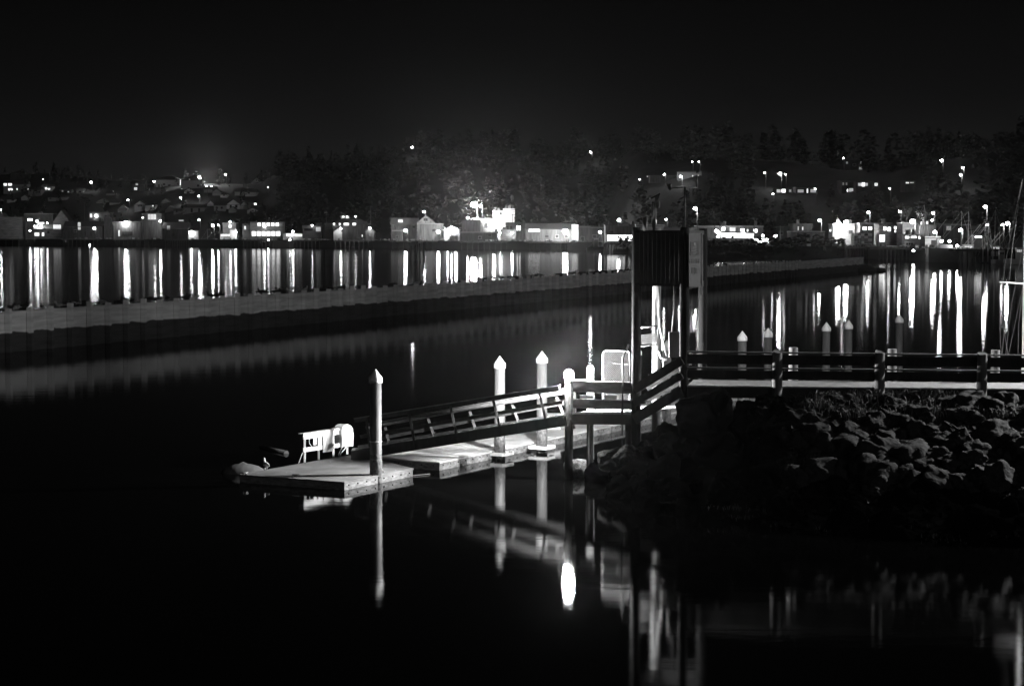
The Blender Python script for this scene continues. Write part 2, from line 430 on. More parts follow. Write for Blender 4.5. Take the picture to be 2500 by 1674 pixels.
# ================================================================== FLOATS
def quad_prism(pts, z0, z1):
    mb = MB(); mb.hexa([(p.x, p.y, z0) for p in pts], [(p.x, p.y, z1) for p in pts]); return mb
def inset(pts, k):
    c = sum(pts, Vector()) / len(pts); return [p + (c - p).normalized() * k for p in pts]
mfloat2 = mat('main_float_deck', .6, .85, .3, 1.2, .35, detail=9)
mfloat = mat('float_deck', .19, .85, .35, 1.2, .35, detail=9)
def add_wear(m):   # brushed planks across the deck plus bird-lime spots
    n, l = m.node_tree.nodes, m.node_tree.links; b = n['Principled BSDF']
    src = b.inputs['Base Color'].links[0].from_socket
    t = n.new('ShaderNodeTexCoord'); v = n.new('ShaderNodeTexVoronoi'); v.inputs['Scale'].default_value = 2.2
    mp = n.new('ShaderNodeMapping'); mp.inputs['Scale'].default_value = (1, .45, 1); mp.inputs['Rotation'].default_value = (0, 0, .9)
    l.new(t.outputs['Object'], mp.inputs[0]); l.new(mp.outputs[0], v.inputs['Vector'])
    r = n.new('ShaderNodeValToRGB'); r.color_ramp.elements[0].position = .05; r.color_ramp.elements[0].color = (1, 1, 1, 1)
    r.color_ramp.elements[1].position = .10; r.color_ramp.elements[1].color = (0, 0, 0, 1)
    l.new(v.outputs['Distance'], r.inputs[0])
    mx = n.new('ShaderNodeMixRGB'); mx.inputs[2].default_value = (.42, .42, .42, 1)
    l.new(r.outputs[0], mx.inputs[0]); l.new(src, mx.inputs[1]); l.new(mx.outputs[0], b.inputs['Base Color'])
add_wear(mfloat); add_wear(mfloat2)
def floatdock(name, pts, label, ztop=.30, group='floats of the landing', bolts=(0,), nb=8):
    c = sum(pts, Vector()) / 4
    root = empty(name, (c.x, c.y, 0), label, 'float', group)
    quad_prism(pts, ztop - .045, ztop).build('deck', mfloat if name == 'end_float' else mfloat2, root)
    sd = quad_prism(inset(pts, .03), -.35, ztop - .045); sd.m2 = 'black'; sd.k2 = len(sd.f)
    for e in bolts:
        a, b_ = pts[e], pts[(e + 1) % 4]; d = (b_ - a).normalized(); n = Vector((d.y, -d.x, 0))
        if (c - a).dot(n) > 0: n = -n
        Lq = (b_ - a).length; k = max(3, int(Lq / .5))
        for i in range(k):
            p = a + d * (Lq * (i + .5) / k) + n * -.02
            sd.tube([Vector((p.x, p.y, ztop - .13)), Vector((p.x, p.y, ztop - .13)) + n * .03], .024, 7)
    sd.build('side_timber', 'fascia', root)
    return root
A = [W(583, 1157.5, .28), W(841, 1176, .28), W(1010, 1143, .28), W(868, 1107, .28)]
# end float with a notch cut for the pile: built as a main slab and a narrow side slab
floatdock('end_float', A, 'wide grey end float of the landing carrying the white notice board', ztop=.28, bolts=(1,))
u = (W(1205, 1100, .3) - W(1073, 1128, .3)).normalized()
v = (W(937, 1118, .3) - W(1073, 1128, .3)).normalized()
N1 = W(1073, 1128, .3); N1.z = 0
wid = 3.0
secs = [(0, 4.85), (5.0, 5.0 + (W(1308, 1078, .3) - W(1235, 1093, .3)).length + 1.6), ]
s0 = secs[-1][1] + .12
labs = ['pale concrete float nearest the end float under the gangway foot', 'pale concrete float between the two brightly lit piles',
        'concrete float behind the lamp post and platform', 'concrete float seen under the platform deck', 'concrete float behind the timber tower legs',
        'grey float seen under the walkway beside the boulders', 'grey far float glimpsed beneath the walkway beam']
while len(secs) < 7: secs.append((s0, s0 + 5.2)); s0 += 5.32
for (a, b_), lab in zip(secs, labs):
    p = [N1 + u * a, N1 + u * b_, N1 + u * b_ + v * wid, N1 + u * a + v * wid]
    floatdock('float', p, lab, bolts=(0, 3))
# a finger float running off to the right behind the walkway
q0 = N1 + u * 21.0; rr = Vector((.94, -.34, 0)).normalized()
for k in range(3):
    a = q0 + rr * (k * 6.1 + .3) + u * 5.2 * 0
    floatdock('finger_float', [a, a + rr * 6.0, a + rr * 6.0 + u * 2.2, a + u * 2.2],
              ['grey finger float seen under the walkway, nearest the tower', 'grey finger float seen under the walkway, second from the tower',
               'grey finger float under the walkway, farthest from the tower'][k], group='finger floats beyond the walkway', bolts=(0,))
# pile guides (collars) round the two lit piles
for px, by, lab in ((1220, 1117, 'square white pile guide round the left brightly lit pile'), (1323, 1101, 'square white pile guide round the brightly lit pile near the lamp post')):
    c = W(px, by + 2); g = .36
    mb = MB()
    for sx_, sy_, ex, ey in ((-g, -g, g, -g), (g, -g, g, g), (g, g, -g, g), (-g, g, -g, -g)):
        P0 = c + u * sx_ + v * sy_; P1 = c + u * ex + v * ey
        mb.beam((P0.x, P0.y, .2), (P1.x, P1.y, .2), .10, .12)
    tag(mb.build('pile_guide', 'white', None, loc=(c.x, c.y, 0)), lab, 'pile guide')
# dock boxes, cleats and litter on the floats
def dockbox(px, py, wd, ht, lab):
    p = W(px, py, .3); root = empty('dock_box', (p.x, p.y, .3), lab, 'dock box')
    MB().box(p.x - wd / 2, p.x + wd / 2, p.y, p.y + .6, .3, .3 + ht * .8).build('body', 'white', root)
    mb = MB(); x0, x1 = p.x - wd / 2 - .03, p.x + wd / 2 + .03
    mb.hexa([(x0, p.y - .03, .3 + ht * .8), (x1, p.y - .03, .3 + ht * .8), (x1, p.y + .63, .3 + ht * .8), (x0, p.y + .63, .3 + ht * .8)],
            [(x0, p.y - .03, .3 + ht * .86), (x1, p.y - .03, .3 + ht * .86), (x1, p.y + .63, .3 + ht), (x0, p.y + .63, .3 + ht)])
    mb.build('lid', 'white', root)
dockbox(1352, 1048, .55, .62, 'white dock box on the float behind the lamp post')
dockbox(1684, 1003, .42, .5, 'brightly lit white dock box seen between the tower legs')
dockbox(1783, 968, .55, .35, 'grey dock box on the finger float under the walkway')
def cleat(px, py, lab):
    p = W(px, py, .28); root = MB()
    root.tube([p + Vector((-.12, 0, .07)), p + Vector((.12, .03, .07))], .022, 6)
    for s_ in (-.05, .05): root.tube([p + Vector((s_, 0, 0)), p + Vector((s_, .01, .08))], .025, 6)
    o = root.build('cleat', 'steel', None, loc=p); tag(o, lab, 'cleat')
cleat(597, 1158, 'small cleat on the far left tip of the end float')
cleat(722, 1163, 'small cleat on the front edge of the end float')
cleat(1190, 1093, 'small dark cleat on the float left of the lit pile')
# gull on the back edge
g = gull_mesh(0, 'cap').build('gull', 'cap'); g.location = W(650, 1147, .28); g.rotation_euler = (0, 0, 2.0); g.scale = (.85, .85, .95)
tag(g, 'white gull standing on the back edge of the end float', 'bird')
# white mooring rope falling from the front pile to the water
p0 = W(916, 1178); a = U(923, 1130, p0.y / K)
pts = [a, U(934, 1148, p0.y / K + .3), W(950, 1162, .03), W(970, 1164, .03), W(1010, 1160, .03), W(1050, 1156, .03)]
mb = MB(); mb.tube(pts, .013, 6); tag(mb.build('mooring_rope', 'rope', None, loc=pts[0]), 'white rope drooping from the front pile onto the water', 'rope')
# rope over the end float seam
pts = [W(1170, 1106, .33), W(1110, 1104, .33), W(1050, 1108, .33), W(990, 1108, .33), W(948, 1104, .33)]

# ================================================================== NOTICE BOARD on the end float
na, nb_ = W(744, 1128, .28), W(848, 1108, .28)
bp = VPL(na, nb_)
nroot = empty('notice_board', na, 'white painted notice rack with hanging signs on the end float', 'notice rack')
def vboard(root, plane, x0, y0, x1, y1, ht_px, th, name, m, off=0.0):
    "sloping board between pixel centre line points on a vertical plane"
    a, b_ = plane(x0, y0, off), plane(x1, y1, off); hh = (plane(x0, y0 - ht_px / 2, off) - plane(x0, y0 + ht_px / 2, off)).length
    mb = MB(); mb.beam(a, b_, th, hh); return mb.build(name, m, root)
def vpanel(root, plane, x0, x1, y0, y1, th, name, m, off=0.0, sk=0.0):
    "upright panel; sk = pixel rise of the right side"
    n = plane.n; q = [plane(x0, y1, off), plane(x1, y1 - sk, off), plane(x1, y0 - sk, off), plane(x0, y0, off)]
    mb = MB(); mb.add([p - n * th / 2 for p in q] + [p + n * th / 2 for p in q], [(0, 1, 2, 3), (7, 6, 5, 4), (0, 4, 5, 1), (1, 5, 6, 2), (2, 6, 7, 3), (3, 7, 4, 0)])
    return mb.build(name, m, root)
for px, y0, y1 in ((744, 1068, 1128), (778, 1062, 1122), (814, 1056, 1114), (848, 1090, 1108)):
    vboard(nroot, bp, px, y0, px, y1, 0, .07, 'post', 'white')
    nroot.children[-1].data  # keep
for o in list(nroot.children): bpy.data.objects.remove(o)
for px, y0, y1 in ((744, 1068, 1128), (778, 1062, 1122), (814, 1056, 1114), (848, 1090, 1108)):
    a, b_ = bp(px, y0), bp(px, y1); b_.z = .28
    MB().box(a.x - .035, a.x + .035, a.y - .035, a.y + .035, .28, a.z).build('post', 'white', nroot)
vboard(nroot, bp, 740, 1066.5, 832, 1053, 12, .05, 'top_board', 'white', -.06)
a, b_ = bp(735, 1059), bp(830, 1045); MB().beam(a, b_, .22, .035).build('top_cap', 'white', nroot)
vboard(nroot, bp, 740, 1098, 831, 1086, 10, .05, 'lower_board', 'white', -.06)
o = vpanel(nroot, bp, 765, 772, 1070, 1086, .02, 'small_sign', 'sign', -.09, 1); 
vpanel(nroot, bp, 776, 785.5, 1067, 1088, .02, 'middle_sign', 'sign', -.09, 1)
vpanel(nroot, bp, 789, 810, 1057, 1104, .025, 'large_sign', 'sign', -.12, 3)
MB().tube([bp(755, 1069, -.1), bp(755.5, 1082, -.1), bp(761, 1089, -.1)], .012, 5).build('hanging_line', 'rope', nroot)
MB().tube([bp(740, 1101), W(729, 1130, .28)], .015, 5).build('guy_line', 'rope', nroot)
# arched life-ring cabinet
croot = empty('life_ring_cabinet', bp(848, 1090), 'white arched life ring cabinet at the right end of the notice rack', 'cabinet')
prof = [(836, 1090), (862, 1089), (863.5, 1060), (862, 1047), (857, 1039), (850, 1035), (843, 1036), (837, 1041), (834.5, 1052)]
n = bp.n; e_ = bp.e; fr = [bp(x, y, -.22) for x, y in prof]; bk = [p + n * .34 for p in fr]; k = len(prof)
mb = MB(); mb.add(fr + bk, [tuple(range(k)), tuple(reversed(range(k, 2 * k)))] + [(i, i + k, (i + 1) % k + k, (i + 1) % k) for i in range(k)]); mb.build('case', 'white', croot)
MB().tube([bp(857.5, 1068, -.24), bp(857.5, 1075, -.24)], .02, 5).build('latch', 'darksteel', croot)
for x0, x1 in ((836, 827), (846, 831)):
    MB().tube([bp(x0, 1090, -.2), bp(x1, 1108, -.35), W(x1 + 1, 1113, .28)], .02, 6).build('brace_leg', 'white', croot)
MB().box(bp(848, 1090).x - .035, bp(848, 1090).x + .035, bp(848, 1090).y - .06, bp(848, 1090).y + .02, .28, bp(848, 1088).z).build('post', 'white', croot)

# drifting skiff and log by the float
def hullmesh(L_, B, D):
    mb = MB(); n = 9; ring = []
    for i in range(n):
        t = i / (n - 1); x = (t - .5) * L_; wb = B / 2 * (1 - (max(0, t - .45) / .55) ** 2.2) * (.82 + .18 * min(1, t * 3)) + .01
        sh = D * (1 + .35 * t * t)
        ring.append([(x, -wb, sh), (x, -wb * .72, .1 * D), (x, 0, -.25 * D + .3 * D * max(0, t - .7)), (x, wb * .72, .1 * D), (x, wb, sh)])
    vs = [p for r_ in ring for p in r_]; fs = [(i * 5 + j, (i + 1) * 5 + j, (i + 1) * 5 + j + 1, i * 5 + j + 1) for i in range(n - 1) for j in range(4)]
    fs.append((4, 3, 2, 1, 0)); mb.add(vs, fs, False); return mb
p = W(606, 1163)
sk = empty('skiff', p + Vector((-.3, .9, 0)), 'small grey upturned skiff afloat beside the left tip of the end float', 'skiff')
bx = sk.location
mb = MB(); mb.ball((bx.x, bx.y, .02), .78, .36, .33, 14, 8); mb.build('hull', 'pile', sk)
mb = MB(); mb.beam((bx.x - .7, bx.y, .3), (bx.x + .7, bx.y, .3), .05, .06)
mb = MB(); mb.tube([(bx.x - .74, bx.y, .06), (bx.x, bx.y, .38), (bx.x + .74, bx.y, .06)], .03, 6); mb.build('keel', 'steel', sk)
a, b_ = W(636, 1091, .02), W(699, 1106, .02)
mb = MB(); mb.tube([a, a * .5 + b_ * .5, b_], .07, 8, .11); tag(mb.build('driftwood_log', 'pile', None, loc=a), 'pale driftwood log floating left of the notice rack', 'log')
# ================================================================== LAMP POST AND PLATFORM
UPV = Vector((0, 0, 1))
DL = 48.8
LP = U(1389, 930, DL)
def make_lamp_post():
    b = U(1389, 930, DL)
    root = empty('lamp_post', (b.x, b.y, 0), 'dark timber lamp post with a glowing lamp on top at the gangway head', 'lamp post')
    MB().lathe((b.x, b.y, 0), [(.15, -3), (.145, 1.5), (.14, b.z)], 20).build('post', 'wood_dark', root)
    cpx = b + Vector((.155, -.02, 0))
    MB().tube([Vector((cpx.x, cpx.y, b.z - .02)), Vector((cpx.x, cpx.y, U(1389, 1022, DL).z))], .05, 8).build('conduit', 'steel', root)
    MB().tube([Vector((cpx.x + .07, cpx.y, b.z - .4)), Vector((cpx.x + .08, cpx.y, U(1389, 1028, DL).z))], .02, 6).build('cable', 'white', root)
    MB().tube([Vector((cpx.x - .02, cpx.y - .05, U(1389, 1024, DL).z)), Vector((cpx.x + .01, cpx.y - .05, U(1389, 1046, DL).z))], .055, 8).build('junction_box', 'steel', root)
    lz = U(1390, 916, DL).z
    MB().lathe((b.x, b.y, b.z), [(.11, 0), (.10, .05)], 16).build('lamp_base', 'steel', root)
    MB().lathe((b.x, b.y, b.z + .05), [(.10, 0), (.15, .07), (.15, .22), (.10, .30), (.03, .33)], 20).build('lamp_globe', emat('lamp_globe_glass', 11500), root)
    MB().lathe((b.x, b.y, b.z + .38), [(.13, 0), (.03, .07)], 16).build('lamp_cap', 'steel', root)
make_lamp_post()
_b = U(1389, 930, DL); _r = [o for o in S.objects if o.name.startswith('lamp_post')][0]
_vs = []
for _z in (0.0, .02):
    for _rr in (.10, .62):
        for _k in range(7):
            _a = -math.radians(14 + 11 * _k); _vs.append((_b.x + _rr * math.cos(_a), _b.y + _rr * math.sin(_a), _b.z + .03 + _z + (_rr - .1) * .04))
_f = []
for _k in range(6):
    _f += [(_k, _k + 1, 8 + _k, 7 + _k), (14 + _k, 21 + _k, 22 + _k, 15 + _k), (_k, 14 + _k, 15 + _k, _k + 1), (7 + _k, 8 + _k, 22 + _k, 21 + _k)]
_f += [(0, 7, 21, 14), (6, 20, 27, 13)]
MB().add(_vs, _f).build('added_light_shield', 'darksteel', _r)  # plate added under the lamp to keep its light off the boulders

# platform near side in the plane lamp post -> left tower leg
FL = U(1553, 940, 47.4); FR = U(1670, 870, 46.9); BL = U(1603, 700, 49.9); BR = U(1716, 700, 49.4)
PA0 = U(1396, 930, 48.55); PA1 = U(1548, 933, 47.4)
pp = VPL(PA0, PA1)
ZD = pp(1450, 1003).z
plat = empty('platform', (PA0.x, PA0.y, ZD), 'timber landing platform between the lamp post and the tower with three rail boards', 'platform')
def pboard(y0, y1, ht, th, name, m, off=0.0): return vboard(plat, pp, 1400, y0, 1546, y1, ht, th, name, m, off)
Pn = pp.n
a, b_ = pp(1400, 933), pp(1546, 937)
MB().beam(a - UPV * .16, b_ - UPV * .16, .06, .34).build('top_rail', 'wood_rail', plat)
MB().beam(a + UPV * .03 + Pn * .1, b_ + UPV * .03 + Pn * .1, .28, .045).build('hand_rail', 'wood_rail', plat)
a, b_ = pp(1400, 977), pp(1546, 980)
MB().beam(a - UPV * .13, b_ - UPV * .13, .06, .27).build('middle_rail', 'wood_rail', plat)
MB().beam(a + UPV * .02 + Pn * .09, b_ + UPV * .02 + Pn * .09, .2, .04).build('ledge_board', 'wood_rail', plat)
a, b_ = pp(1398, 1012), pp(1560, 1012)
MB().beam(a - UPV * .16, b_ - UPV * .16, .12, .34).build('edge_beam', 'wood_dark', plat)
dk = MB(); wv = Pn * 3.3
for i in range(14):
    s_ = a + Pn * (.1 + i * .23)
    dk.beam(s_ + UPV * .04, s_ + (b_ - a) + UPV * .04, .22, .05)
dk.build('deck', 'deckwood', plat)
for px, y0 in ((1441, 1020), (1535, 1020)):
    c = pp(px, y0, .25); MB().lathe((c.x, c.y, 0), [(.13, -3), (.12, c.z)], 14).build('support_post', 'wood_dark', plat)
c = pp(1441, 1020, 3.0); MB().lathe((c.x, c.y, 0), [(.12, -3), (.12, c.z)], 12).build('support_post', 'wood_dark', plat)
for px, x1, y, h_ in ((1419, 1450, 965, 9), (1436, 1444, 962, 5), (1480, 1505, 965, 9)):
    pass
a2 = pp(1415, 972, .2); MB().beam(pp(1418, 968, .12), pp(1450, 969, .12), .1, .12).build('fender_block', 'white', plat)
MB().beam(pp(1478, 969, .12), pp(1508, 970, .12), .1, .12).build('fender_block', 'white', plat)
# back edge: chain link gate
gz = [pp(1470, 935, 2.4), pp(1545, 937, 2.4)]
gp_ = VPL(gz[0], gz[1])
gate = empty('chain_link_gate', gp_(1470, 940), 'chain link gate panel with rounded pale frame behind the platform rail', 'gate')
zt_ = gp_(1500, 856).z; zb_ = ZD + .1
x0, x1 = gp_(1472, 900), gp_(1537, 900)
fr = [Vector((x0.x, x0.y, zb_)), Vector((x0.x, x0.y, zt_ - .1)), Vector((x0.x + .1, x0.y, zt_)), Vector((x1.x - .05, x1.y, zt_)), Vector((x1.x, x1.y, zt_ - .05)), Vector((x1.x, x1.y, zb_)), Vector((x0.x, x0.y, zb_))]
MB().tube(fr, .028, 8).build('frame', 'steel', gate)
zm = gp_(1500, 888).z
MB().tube([Vector((x0.x + .35, x0.y, zm)), Vector((x1.x, x1.y, zm))], .012, 6).build('crossbar', 'pipe', gate)
mb = MB(); wd_ = x1.x - x0.x; hh_ = zt_ - zb_; st = .075; k = -int(hh_ / st)
while k * st < wd_:
    for sgn in (1, -1):
        # wire x = k*st + t (sgn) ; clip to the frame
        xa, xb = k * st, k * st + hh_
        t0 = max(0, -xa); t1 = min(hh_, wd_ - xa)
        if t1 > t0:
            za, zb2 = (zb_ + t0, zb_ + t1) if sgn > 0 else (zt_ - t0, zt_ - t1)
            yy = x0.y + .004 * sgn
            mb.tube([(x0.x + xa + t0, yy, za), (x0.x + xa + t1, yy, zb2)], .0065, 3, cap=False)
    k += 1
mb.build('wire_mesh', 'darksteel', gate)
# bent pipe in front of the gate
bpz = pp(1521, 873, -.15)
mb = MB(); mb.tube([pp(1534, 842, .6), pp(1527, 860, .1), bpz, pp(1519, 1010, -.15), W(1519, 1062, .1), ], .035, 8)
tag(mb.build('bent_pipe', 'darksteel', None, loc=bpz), 'thin bent pipe standing in front of the chain link gate', 'pipe')

# ================================================================== GANGWAY
GA, GB = U(868, 1060, 51.4), U(1380, 1010, 48.68)
gw = VPL(GA, GB); Gn = gw.n; GW = 1.15
gang = empty('gangway', W(880, 1112, .3), 'sloping timber gangway leading from the lamp post down to the end float', 'gangway')
def gb(x0, y0, x1, y1, hp, th, name, m, off=0.0): return vboard(gang, gw, x0, y0, x1, y1, hp, th, name, m, off)
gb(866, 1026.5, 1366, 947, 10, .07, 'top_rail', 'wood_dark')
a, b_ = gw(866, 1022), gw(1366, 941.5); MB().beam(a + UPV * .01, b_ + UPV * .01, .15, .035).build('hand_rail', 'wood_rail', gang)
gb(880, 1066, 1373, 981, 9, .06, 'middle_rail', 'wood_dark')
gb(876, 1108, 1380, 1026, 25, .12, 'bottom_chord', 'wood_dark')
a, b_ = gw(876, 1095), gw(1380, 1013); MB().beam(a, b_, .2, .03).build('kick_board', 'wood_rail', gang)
def gpost(x0, y0, x1, y1, off, m='wood_dark', name='upright'):
    a, b_ = gw(x0, y0, off), gw(x1, y1, off); MB().beam(a, b_, .09, .10, up=Vector((0, 1, 0))).build(name, m, gang)
for x0, y0, x1, y1 in ((895, 1022, 903, 1090), (998, 1008, 1015, 1094), (1099, 990, 1119, 1079), (1203, 972, 1225, 1061), (1316, 955, 1336, 1041)): gpost(x0, y0, x1, y1, -.06)
# far side
for x0, y0, x1, y1 in ((940, 1040, 950, 1081), (1044, 1018, 1060, 1064), (1147, 1003, 1161, 1048), (1250, 985, 1266, 1030), (1358, 966, 1375, 1012)): gpost(x0, y0, x1, y1, GW, 'wood_mid')
gb(905, 1074, 1376, 983, 8, .05, 'far_middle_rail', 'wood_mid', GW)
MB().tube([gw(895, 1043, GW - .1), gw(1140, 997, GW - .1), gw(1380, 957, GW - .1)], .07, 10).build('water_pipe', 'pipe', gang)
MB().tube([gw(895, 1036, GW - .02), gw(1140, 991, GW - .02), gw(1382, 948, GW - .02)], .022, 8).build('far_hand_rail', 'pipe', gang)
gb(876, 1098, 1380, 1019, 22, .1, 'far_chord', 'wood_dark', GW)
a, b_ = gw(880, 1098, GW / 2), gw(1382, 1014, GW / 2)
mb = MB(); _d = b_ - a; _n = int(_d.length / .13)
for _i in range(_n):
    _c = a + _d * ((_i + .5) / _n); mb.beam(_c - Gn * (GW / 2 - .05), _c + Gn * (GW / 2 - .05), .035, .02)
mb.build('tread_grating', 'wood_mid', gang)
c = W(885, 1122, .3)
MB().hexa([(c.x - .42, c.y, .3), (c.x + .4, c.y, .3), (c.x + .4, c.y + .9, .3), (c.x - .42, c.y + .9, .3)], [(c.x - .42, c.y, .62), (c.x + .4, c.y, .70), (c.x + .4, c.y + .9, .70), (c.x - .42, c.y + .9, .62)]).build('foot_ramp', 'black', gang)

# ================================================================== TIMBER TOWER
tz = U(1557, 556, 47.4).z
tower = empty('timber_tower', (FR.x, FR.y, 0), 'dark four legged timber gantry tower carrying a boarded box', 'tower')
def leg(p, y_top, r=.15, name='leg', m='wood_leg', zb=-2.5):
    d_old = p.y / K; z = H + (HOR - y_top) / F * p.y
    MB().lathe((p.x, p.y, 0), [(r * 1.08, zb), (r, z - .12), (r * 1.02, z - .1), (r * .9, z)], 18).build(name, m, tower)
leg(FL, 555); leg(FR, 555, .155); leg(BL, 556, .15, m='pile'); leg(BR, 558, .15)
zT, zB = U(1610, 568, 47.1).z, U(1610, 691, 47.1).z
# boarded box spanning the two front legs
dv = (FR - FL); dv.z = 0; dn = dv.normalized(); tn = Vector((dn.y, -dn.x, 0))
if tn.y > 0: tn = -tn
mb = MB(); nb = 11; Lb = dv.length
for i in range(nb):
    a = FL + dn * (Lb * i / nb + .01); b_ = FL + dn * (Lb * (i + 1) / nb - .01); o_ = tn * (.16 + .003 * (i % 2))
    q = [a + o_, b_ + o_, b_ + o_ - tn * .05, a + o_ - tn * .05]
    dz = random.uniform(-.012, .012)
    mb.hexa([(p.x, p.y, zB + dz) for p in q], [(p.x, p.y, zT + dz * .5) for p in q])
mb.build('front_boarding', 'wood_dark', tower)
dB = BR - BL; dB.z = 0
for P_, Q_, nm in ((BL, BR, 'back_boarding'), (FL, BL, 'side_boarding')):
    MB().hexa([(p.x, p.y, zB) for p in (P_ , Q_ , Q_ - tn * .05, P_ - tn * .05)], [(p.x, p.y, zT) for p in (P_, Q_, Q_ - tn * .05, P_ - tn * .05)]).build(nm, 'wood_dark', tower)
MB().beam(Vector((FL.x, FL.y, zB)) , Vector((FR.x, FR.y, zB)), .2, .2).build('cross_beam', 'wood_dark', tower)
MB().beam(Vector((FL.x, FL.y, zT)) , Vector((FR.x, FR.y, zT)), .2, .15).build('cross_beam', 'wood_dark', tower)
MB().beam(Vector((FR.x, FR.y, zB - .1)) , Vector((BR.x, BR.y, zB - .1)), .12, .2).build('cross_beam', 'wood_dark', tower)
MB().beam(Vector((FR.x, FR.y, zT)) , Vector((BR.x, BR.y, zT)), .12, .15).build('cross_beam', 'wood_dark', tower)
# sign board on the right-hand side of the tower
sp0, sp1 = FR + (BR - FR) * .10, FR + (BR - FR) * .86
def sgp(px, py, off): return Vector((0, 0, 0))
splane = VPL(Vector((FR.x, FR.y, 0)), Vector((BR.x, BR.y, 0)))
sroot = empty('sign_board', splane(1695, 600, -.2), 'tall grey board with a black warning notice on the right side of the tower', 'sign')
so = -.22
vpanel(sroot, splane, 1681, 1709.5, 569, 700, .03, 'board', mat('faded_sign_board', .05, .7, .15, 4), so)
vpanel(sroot, splane, 1685.5, 1706, 590, 624, .012, 'black_notice', 'black', so - .025)
vpanel(sroot, splane, 1693, 1700, 592.5, 600.5, .008, 'pictogram', 'wall_m', so - .036)
vpanel(sroot, splane, 1689, 1703, 603, 606, .008, 'notice_bar', 'wall_m', so - .036)
for y0, y1, xs in ((608, 614, (1687, 1690, 1693, 1696, 1699, 1702)), (616, 619, (1690, 1693, 1696, 1699)), (620, 622.5, (1692, 1695, 1698))):
    mb = MB()
    for x in xs:
        q = [splane(x, y1, so - .036), splane(x + 2, y1, so - .036), splane(x + 2, y0, so - .036), splane(x, y0, so - .036)]
        n = splane.n; mb.add([p - n * .004 for p in q] + [p + n * .004 for p in q], [(0, 1, 2, 3), (7, 6, 5, 4), (0, 4, 5, 1), (1, 5, 6, 2), (2, 6, 7, 3), (3, 7, 4, 0)])
    mb.build('notice_lettering', 'wall_m', sroot)
for y0, y1, xs in ((632, 643, (1684, 1688, 1692, 1697, 1701, 1705)), (653, 668, (1688, 1696))):
    mb = MB()
    for x in xs:
        w_ = 2.2 if y0 < 650 else 6.5
        q = [splane(x, y1, so - .018), splane(x + w_, y1, so - .018), splane(x + w_, y0, so - .018), splane(x, y0, so - .018)]
        n = splane.n; mb.add([p - n * .004 for p in q] + [p + n * .004 for p in q], [(0, 1, 2, 3), (7, 6, 5, 4), (0, 4, 5, 1), (1, 5, 6, 2), (2, 6, 7, 3), (3, 7, 4, 0)])
    mb.build('board_lettering', 'black', sroot)
vpanel(sroot, splane, 1710.5, 1713, 569, 720, .08, 'edge_batten', 'wall_d', so)
# grey cabinet on the ramp side and the slim panels
c0 = FR + Vector((-.75, 1.5, 0))
def panel_at(d_old, x0, x1, y0, y1, th, name, m, lab, cat):
    a, b_, c_, d_ = U(x0, y1, d_old), U(x1, y1, d_old), U(x1, y0, d_old), U(x0, y0, d_old)
    mb = MB(); n = Vector((0, th, 0)); q = [a, b_, c_, d_]
    mb.add(q + [p + n for p in q], [(0, 1, 2, 3), (7, 6, 5, 4), (0, 4, 5, 1), (1, 5, 6, 2), (2, 6, 7, 3), (3, 7, 4, 0)])
    o = mb.build(name, m, None, loc=a); return tag(o, lab, cat)
panel_at(47.6, 1634, 1660, 811, 873, .3, 'meter_cabinet', 'pile_far', 'dull grey cabinet on the ramp between the tower legs', 'cabinet')
panel_at(47.4, 1684, 1697, 812, 859, .2, 'fuse_box', 'wall_m', 'narrow lit grey box beside the right tower leg above the rail', 'box')
MB().tube([U(1640, 873, 46.3), U(1640, 925, 46.3)], .04, 6)
# white framed slatted panel between the legs
fr_d = 49.6
fp = empty('framed_panel', U(1560, 845, fr_d), 'white tube framed slatted panel hanging between the tower legs', 'panel')
q = [U(1560, 800, fr_d), U(1605, 795.5, fr_d), U(1605, 840, fr_d), U(1562, 845.5, fr_d)]
MB().tube([q[0], q[1], q[2], q[3], q[0]], .035, 8).build('frame', 'steel', fp)
mb = MB()
for i in range(6):
    t = .42 + i * .09; mb.beam(q[0].lerp(q[3], t) + Vector((.05, 0, 0)), q[1].lerp(q[2], t) - Vector((.03, 0, 0)), .02, .05)
mb.build('slats', 'darksteel', fp)
MB().tube([U(1560, 765, fr_d), U(1560, 800, fr_d)], .025, 6).build('hanger', 'steel', fp)
# hoses and conduits hanging inside the tower
for i, (pts_, r_, m_, lab) in enumerate((
    ([(1609, 693), (1608, 760), (1611, 800), (1622, 850), (1628, 870)], .035, 'steel', 'pale conduit hanging inside the tower beside the lit back leg'),
    ([(1646, 693), (1645, 760), (1640, 810)], .03, 'darksteel', 'dark cable hanging inside the tower near the right leg'),
    ([(1609, 858), (1613, 872), (1622, 877), (1628, 878)], .04, 'white', 'short white hose loop hanging behind the ramp rail'),
    ([(1616, 790), (1617, 835), (1620, 905)], .025, 'steel', 'thin pale pipe between the back leg and the capped pile'))):
    P_ = [U(x, y, 49.0) for x, y in pts_]; mb = MB(); mb.tube(P_, r_, 7); tag(mb.build('hanging_pipe', m_, None, loc=P_[0]), lab, 'pipe')
